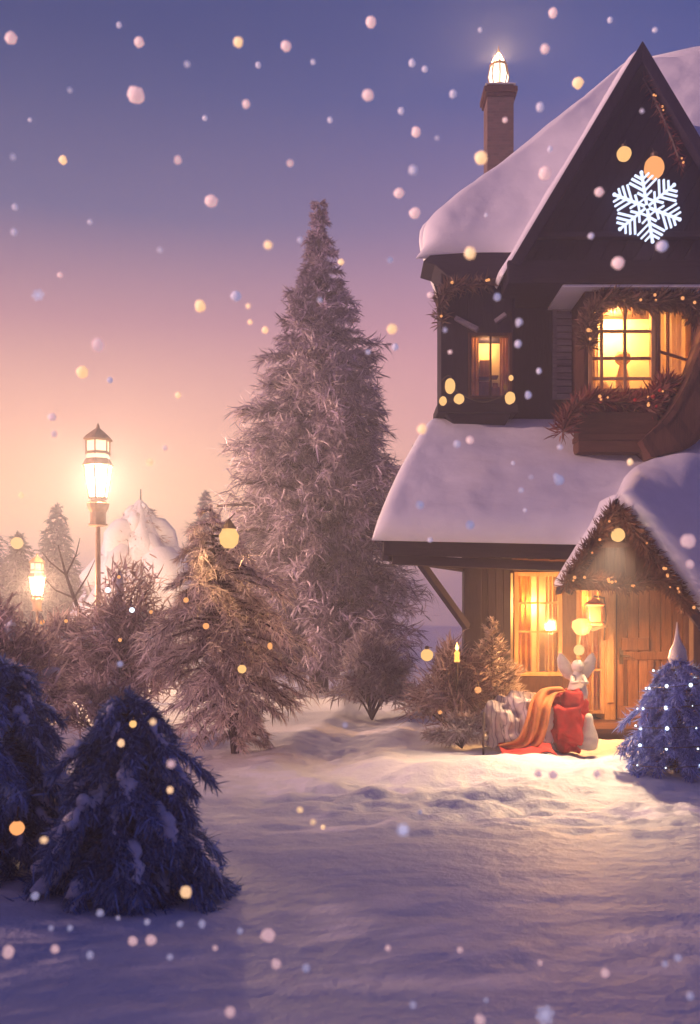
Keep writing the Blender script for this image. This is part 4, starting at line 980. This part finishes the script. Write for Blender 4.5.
# jug on its side
jc = Vector((PX(587, BY-.1), BY-.15, g0+.20))
jg = MB(); prof = [(.03, .26), (.05, .22), (.06, .14), (.11, .02), (.13, -.06), (.12, -.15), (.10, -.17), (.085, -.15), (.10, -.05), (.06, .06)]
jg.lathe([(r, z) for r, z in prof], (0, 0, 0), 24)
rotm = Matrix.Rotation(R(12), 3, 'X'); jg.v = [tuple(jc+rotm @ Vector(v)) for v in jg.v]
o = jg.build('bell', M['cream'], None, smooth=True); tag(o, 'cream ceramic bell with a dark hollow mouth beside the red bag', 'bell')
o = MB().tube([gp(484, 712, -.3), gp(483, 740, -.32), gp(484, 778, -.34)], [.016, .014, .010], 7).build('stake', M['bark'], None, smooth=True); tag(o, 'thin dark stake stuck upright in the snow beside the patterned sack', 'stake')

# ------------------------------------------------------------------ small blue tree with fairy lights
bx, by = PX(677, 9.85), 9.85; bz = gh(bx, by)
bt = conifer('small_fir', 'small blue frosted fir with white fairy lights in front of the porch post', (bx, by, bz), 1.16, dw(.43), 90, 260, .085, .013, M['fir_blue'], droop=.40, seed=31, z0=.04, jit=.2, upb=.45, shag=.55)
ls = thing('light_string', (bx, by-.3, bz+.2), 'string of tiny white fairy lights wound on the small blue fir', 'string lights')
mb = MB(); hel = []
for k in range(150):
    t = k/149; rr = dw(.44)(t*.85+.03)*.98+.01; a = 2*PI*5.5*t; hel.append(Vector((bx+rr*math.cos(a), by+rr*math.sin(a), bz+.06+1.16*(t*.85+.03)-.25*rr)))
mb.tube(hel, .004, 5); mb.build('cord', M['iron'], ls, smooth=True)
for k in range(6, 150, 3):
    MB().ball(hel[k]+Vector((.03*(random.random()-.5), .03*(random.random()-.5), .04*(random.random()-.5))), .006+.014*random.random(), 8, 6).build('bulb', M['bulb_white'], ls, smooth=True)
# star flame topper
tp = Vector((bx, by, bz+1.12)); tt_ = thing('tree_topper', tp, 'cream flame shaped topper on the small blue fir', 'topper')
MB().lathe([(.05, -.10), (.085, .0), (.075, .08), (.036, .16), (.015, .25), (.003, .36)], tp, 14, fold=lambda t, z: 1+.25*math.cos(3*t+z*9)).build('flame', M['cream'], tt_, smooth=True)
MB().lathe([(.05, -.06), (.055, -.03), (.03, -.01)], tp, 12).build('collar', M['goldwood'], tt_, smooth=True)

# ------------------------------------------------------------------ falling snow
FL = [ # px,py,radius px,colour
(11,38,6,'p'),(136,95,8,'p'),(139,42,5,'p'),(238,42,5,'c'),(286,46,5,'p'),(63,160,4.5,'c'),(178,160,4,'p'),(246,104,4,'p'),(258,65,3,'w'),(119,25,3,'w'),(187,64,3,'w'),
(211,201,6,'p'),(290,163,3.5,'p'),(90,222,2.5,'w'),(15,207,3,'w'),(14,232,3.5,'w'),(13,157,3,'w'),(98,345,7,'p'),(200,306,6,'c'),(236,296,5,'w'),(248,306,2.5,'c'),(250,322,2.5,'c'),
(371,22,5.5,'p'),(368,95,5.5,'p'),(399,193,5,'p'),(415,213,5.5,'p'),(416,132,5,'p'),(413,170,4.5,'w'),(412,63,4,'w'),(425,69,3,'w'),(401,111,3.5,'w'),(437,138,2,'w'),(453,94,4,'w'),
(545,49,4.5,'p'),(553,13,5,'p'),(540,107,4.5,'w'),(578,83,5.5,'c'),(545,173,6.5,'p'),(481,158,6.5,'c'),(550,149,3,'w'),(470,253,6,'c'),(618,263,6,'p'),(662,246,5.5,'w'),(599,192,4.5,'p'),(591,236,3,'w'),(486,215,2,'w'),(642,111,2,'w'),
(392,329,5,'c'),(395,347,3.5,'w'),(422,429,5,'c'),(519,322,3.5,'w'),(518,325,2,'w'),(497,297,4,'w'),(518,344,3.8,'w'),(539,371,3,'w'),(528,395,4,'w'),(450,352,2,'p'),(560,447,2.5,'w'),
(470,440,4,'p'),(457,444,3.5,'w'),(559,480,5,'w'),(521,490,2.5,'w'),(556,476,3,'w'),(470,525,4.5,'w'),(513,463,2,'w'),(531,477,2,'w'),(688,541,7,'p'),(690,564,4,'p'),(630,462,3.5,'c'),(525,510,2,'w'),(420,505,4,'w'),(430,540,2.5,'w'),
(52,417,4,'p'),(54,434,3.5,'p'),(150,462,3,'c'),(165,448,2.5,'p'),(21,495,2.5,'c'),(82,372,6,'c'),(110,380,3,'w'),(178,395,3,'c'),(265,330,3.5,'c'),(268,245,4,'c'),
(268,935,6.5,'p'),(276,964,5,'p'),(151,940,5,'p'),(133,941,4.5,'p'),(8,952,6.5,'p'),(55,949,4,'p'),(186,892,6,'c'),(605,973,4.5,'p'),(480,1020,5,'p'),(230,1012,5,'p'),(202,924,4,'w'),(70,928,3,'w'),(51,928,2.5,'w'),(147,922,3,'w'),(180,924,3,'w'),(100,913,3.5,'w'),(35,896,4,'w'),(170,957,3,'w'),(240,931,3,'w'),(215,948,2.5,'p'),(306,968,4,'w'),(90,955,4,'w'),(118,918,2,'w'),
(388,948,3,'p'),(540,963,2.5,'p'),(678,958,3.5,'w'),(690,996,4,'w'),(665,964,3,'w'),(486,1000,2.5,'w'),(413,1005,3.5,'w'),(460,950,3,'p'),(553,775,4,'p'),(538,774,3.5,'p'),(597,774,4,'p'),(345,725,2.5,'w'),(300,810,3,'c'),(313,822,2.5,'c'),(323,827,2.5,'c'),(420,812,2,'w'),(120,664,3,'w'),(170,790,3.5,'c'),(44,840,3.5,'c'),(121,743,4,'c'),(153,722,3,'c'),(171,764,4,'p'),
(341,262,3,'c'),(320,300,2.5,'w'),(368,352,2.5,'w'),(300,240,3,'w'),(430,295,3,'p'),(445,330,2.5,'w'),(330,120,3,'w'),(313,62,2.5,'w'),(205,118,2.5,'w'),(70,90,2.5,'w'),(30,120,2,'w'),(160,250,2.5,'w'),(60,275,2.5,'p'),(655,30,2.5,'w'),(610,20,3,'w'),(480,30,2.5,'w'),(505,120,2.5,'p'),(390,260,3,'w')]
cname = {'p': 'emission-brightened pinkish', 'c': 'emission-brightened golden', 'w': 'faintly emission-brightened bluish'}; cm = {'p': 'flake_pink_baked', 'c': 'flake_cream_baked', 'w': 'flake_white_baked'}  # flakes are no lamps; their emission brightens them against the sky
def region(x, y):
    if y > 760: return 'drifting low over the snowy ground'
    if x > 430 and y > 250: return 'drifting before the cottage front'
    if x > 520 or (x > 455 and y > 150): return 'drifting before the snowy cottage roof'
    if 215 < x < 430 and y > 210: return 'drifting before the tallest fir'
    if y > 330: return 'drifting in the hazy air near the lamps'
    if y > 120: return 'drifting in the mauve middle of the sky'
    return 'drifting in the deep blue top of the sky'
fr_ = np.random.default_rng(99)
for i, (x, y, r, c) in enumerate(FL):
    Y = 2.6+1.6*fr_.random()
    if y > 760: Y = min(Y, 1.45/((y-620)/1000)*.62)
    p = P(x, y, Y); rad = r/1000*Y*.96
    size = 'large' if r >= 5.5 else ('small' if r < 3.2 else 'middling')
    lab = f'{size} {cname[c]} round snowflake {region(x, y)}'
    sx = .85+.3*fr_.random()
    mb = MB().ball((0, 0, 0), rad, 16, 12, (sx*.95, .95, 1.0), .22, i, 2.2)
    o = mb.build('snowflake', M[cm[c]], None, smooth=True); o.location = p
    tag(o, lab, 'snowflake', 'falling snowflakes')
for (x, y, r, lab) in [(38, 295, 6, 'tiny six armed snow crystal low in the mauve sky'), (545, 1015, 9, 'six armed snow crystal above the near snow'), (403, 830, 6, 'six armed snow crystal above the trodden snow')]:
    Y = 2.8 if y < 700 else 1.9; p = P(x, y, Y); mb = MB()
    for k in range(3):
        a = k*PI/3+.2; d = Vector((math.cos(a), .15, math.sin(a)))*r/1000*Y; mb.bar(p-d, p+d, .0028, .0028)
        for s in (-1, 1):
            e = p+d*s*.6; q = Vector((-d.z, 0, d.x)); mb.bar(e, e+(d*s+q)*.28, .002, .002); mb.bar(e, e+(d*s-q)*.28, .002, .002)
    o = mb.build('snow_crystal', M['flake_white_baked'], None); tag(o, lab, 'snowflake', 'falling snow crystals')

# ------------------------------------------------------------------ air
HAZE = .0100
m = bpy.data.materials.new('winter_haze'); m.use_nodes = True; nt = m.node_tree; nt.nodes.remove(nt.nodes['Principled BSDF'])
pv = N(nt, 'ShaderNodeVolumePrincipled'); pv.inputs['Density'].default_value = HAZE; pv.inputs['Color'].default_value = (.80, .79, .95, 1); pv.inputs['Anisotropy'].default_value = .5
nt.links.new(pv.outputs[0], nt.nodes['Material Output'].inputs['Volume'])
hz = MB().box(-160, 160, -25, 290, -1.2, 12.8).build('haze', m); tag(hz, 'pale evening haze filling the air', 'haze', kind='stuff')

# ------------------------------------------------------------------ sky and sun
w = bpy.data.worlds.new('World'); sc.world = w; w.use_nodes = True; nt = w.node_tree
bg = nt.nodes['Background']; out = nt.nodes['World Output']
sky = N(nt, 'ShaderNodeTexSky', sky_type='NISHITA', sun_disc=False, sun_elevation=SUN_EL, sun_rotation=SUN_AZ, dust_density=3.0, ozone_density=4.0)
nt.links.new(sky.outputs[0], bg.inputs[0]); bg.inputs[1].default_value = .004
def lin(r, g, b):
    f = lambda c: c/12.92 if c <= .04045 else ((c+.055)/1.055)**2.4
    return (f(r/255), f(g/255), f(b/255))
tc = N(nt, 'ShaderNodeTexCoord'); sep = N(nt, 'ShaderNodeSeparateXYZ'); nt.links.new(tc.outputs['Generated'], sep.inputs[0])
warm = ramp(nt, sep.outputs[2], [(0, (1.9, 1.15, .48)), (.09, (1.55, .92, .42)), (.19, (.95, .50, .33)), (.28, lin(180, 134, 142)), (.37, lin(86, 92, 130)), (.50, lin(10, 54, 104)), (1, lin(16, 36, 98))])
cool = ramp(nt, sep.outputs[2], [(0, (.85, .36, .46)), (.10, (.80, .36, .44)), (.25, lin(210, 150, 168)), (.36, lin(140, 116, 152)), (.46, lin(74, 84, 140)), (.55, lin(34, 62, 120)), (1, lin(16, 36, 98))])
dt = N(nt, 'ShaderNodeVectorMath', operation='DOT_PRODUCT'); dt.inputs[1].default_value = (math.sin(GLOW_AZ), math.cos(GLOW_AZ), 0)
nt.links.new(tc.outputs['Generated'], dt.inputs[0])
mr = N(nt, 'ShaderNodeMapRange'); mr.inputs['From Min'].default_value = .55; mr.inputs['From Max'].default_value = .98; mr.interpolation_type = 'SMOOTHSTEP'
nt.links.new(dt.outputs['Value'], mr.inputs['Value'])
mx = N(nt, 'ShaderNodeMix', data_type='RGBA'); nt.links.new(mr.outputs[0], mx.inputs[0]); nt.links.new(cool.outputs[0], mx.inputs[6]); nt.links.new(warm.outputs[0], mx.inputs[7])
back = ramp(nt, sep.outputs[2], [(0, lin(52, 58, 116)), (.2, lin(38, 52, 112)), (.5, lin(22, 42, 104)), (1, lin(16, 36, 98))])
mr2 = N(nt, 'ShaderNodeMapRange'); mr2.inputs['From Min'].default_value = -.1; mr2.inputs['From Max'].default_value = .6; mr2.interpolation_type = 'SMOOTHSTEP'
nt.links.new(dt.outputs['Value'], mr2.inputs['Value'])
mxb = N(nt, 'ShaderNodeMix', data_type='RGBA'); nt.links.new(mr2.outputs[0], mxb.inputs[0]); nt.links.new(back.outputs[0], mxb.inputs[6]); nt.links.new(mx.outputs[2], mxb.inputs[7])
bg2 = N(nt, 'ShaderNodeBackground', Strength=1.0); nt.links.new(mxb.outputs[2], bg2.inputs[0])
ad = N(nt, 'ShaderNodeAddShader'); nt.links.new(bg.outputs[0], ad.inputs[0]); nt.links.new(bg2.outputs[0], ad.inputs[1]); nt.links.new(ad.outputs[0], out.inputs[0])
sl = bpy.data.lights.new('sun', 'SUN'); sl.energy = 3.4; sl.angle = R(.8); sl.color = (1, .56, .50)
so2 = bpy.data.objects.new('sun', sl); col.objects.link(so2)
dirv = Vector((math.sin(SUN_AZ)*math.cos(SUN_EL), math.cos(SUN_AZ)*math.cos(SUN_EL), math.sin(SUN_EL)))
so2.rotation_euler = dirv.to_track_quat('Z', 'Y').to_euler()

# ------------------------------------------------------------------ camera and render settings
cd = bpy.data.cameras.new('camera'); cam = bpy.data.objects.new('camera', cd); col.objects.link(cam)
cam.location = (0, 0, EYE); cam.rotation_euler = (PI/2, 0, 0)
cd.sensor_fit = 'VERTICAL'; cd.sensor_height = 24; cd.lens = 24*FP/1024; cd.shift_y = (HZ-512)/1024; cd.clip_end = 2000; cd.clip_start = .05
cd.dof.use_dof = True; cd.dof.focus_distance = 14; cd.dof.aperture_fstop = 1.5
sc.camera = cam
sc.render.engine = 'CYCLES'
sc.cycles.use_denoising = True
sc.cycles.max_bounces = 6; sc.cycles.transparent_max_bounces = 12; sc.cycles.volume_bounces = 1
sc.cycles.sample_clamp_indirect = 4
sc.view_settings.view_transform = 'Standard'; sc.view_settings.look = 'None'; sc.view_settings.exposure = .32; sc.view_settings.gamma = 1
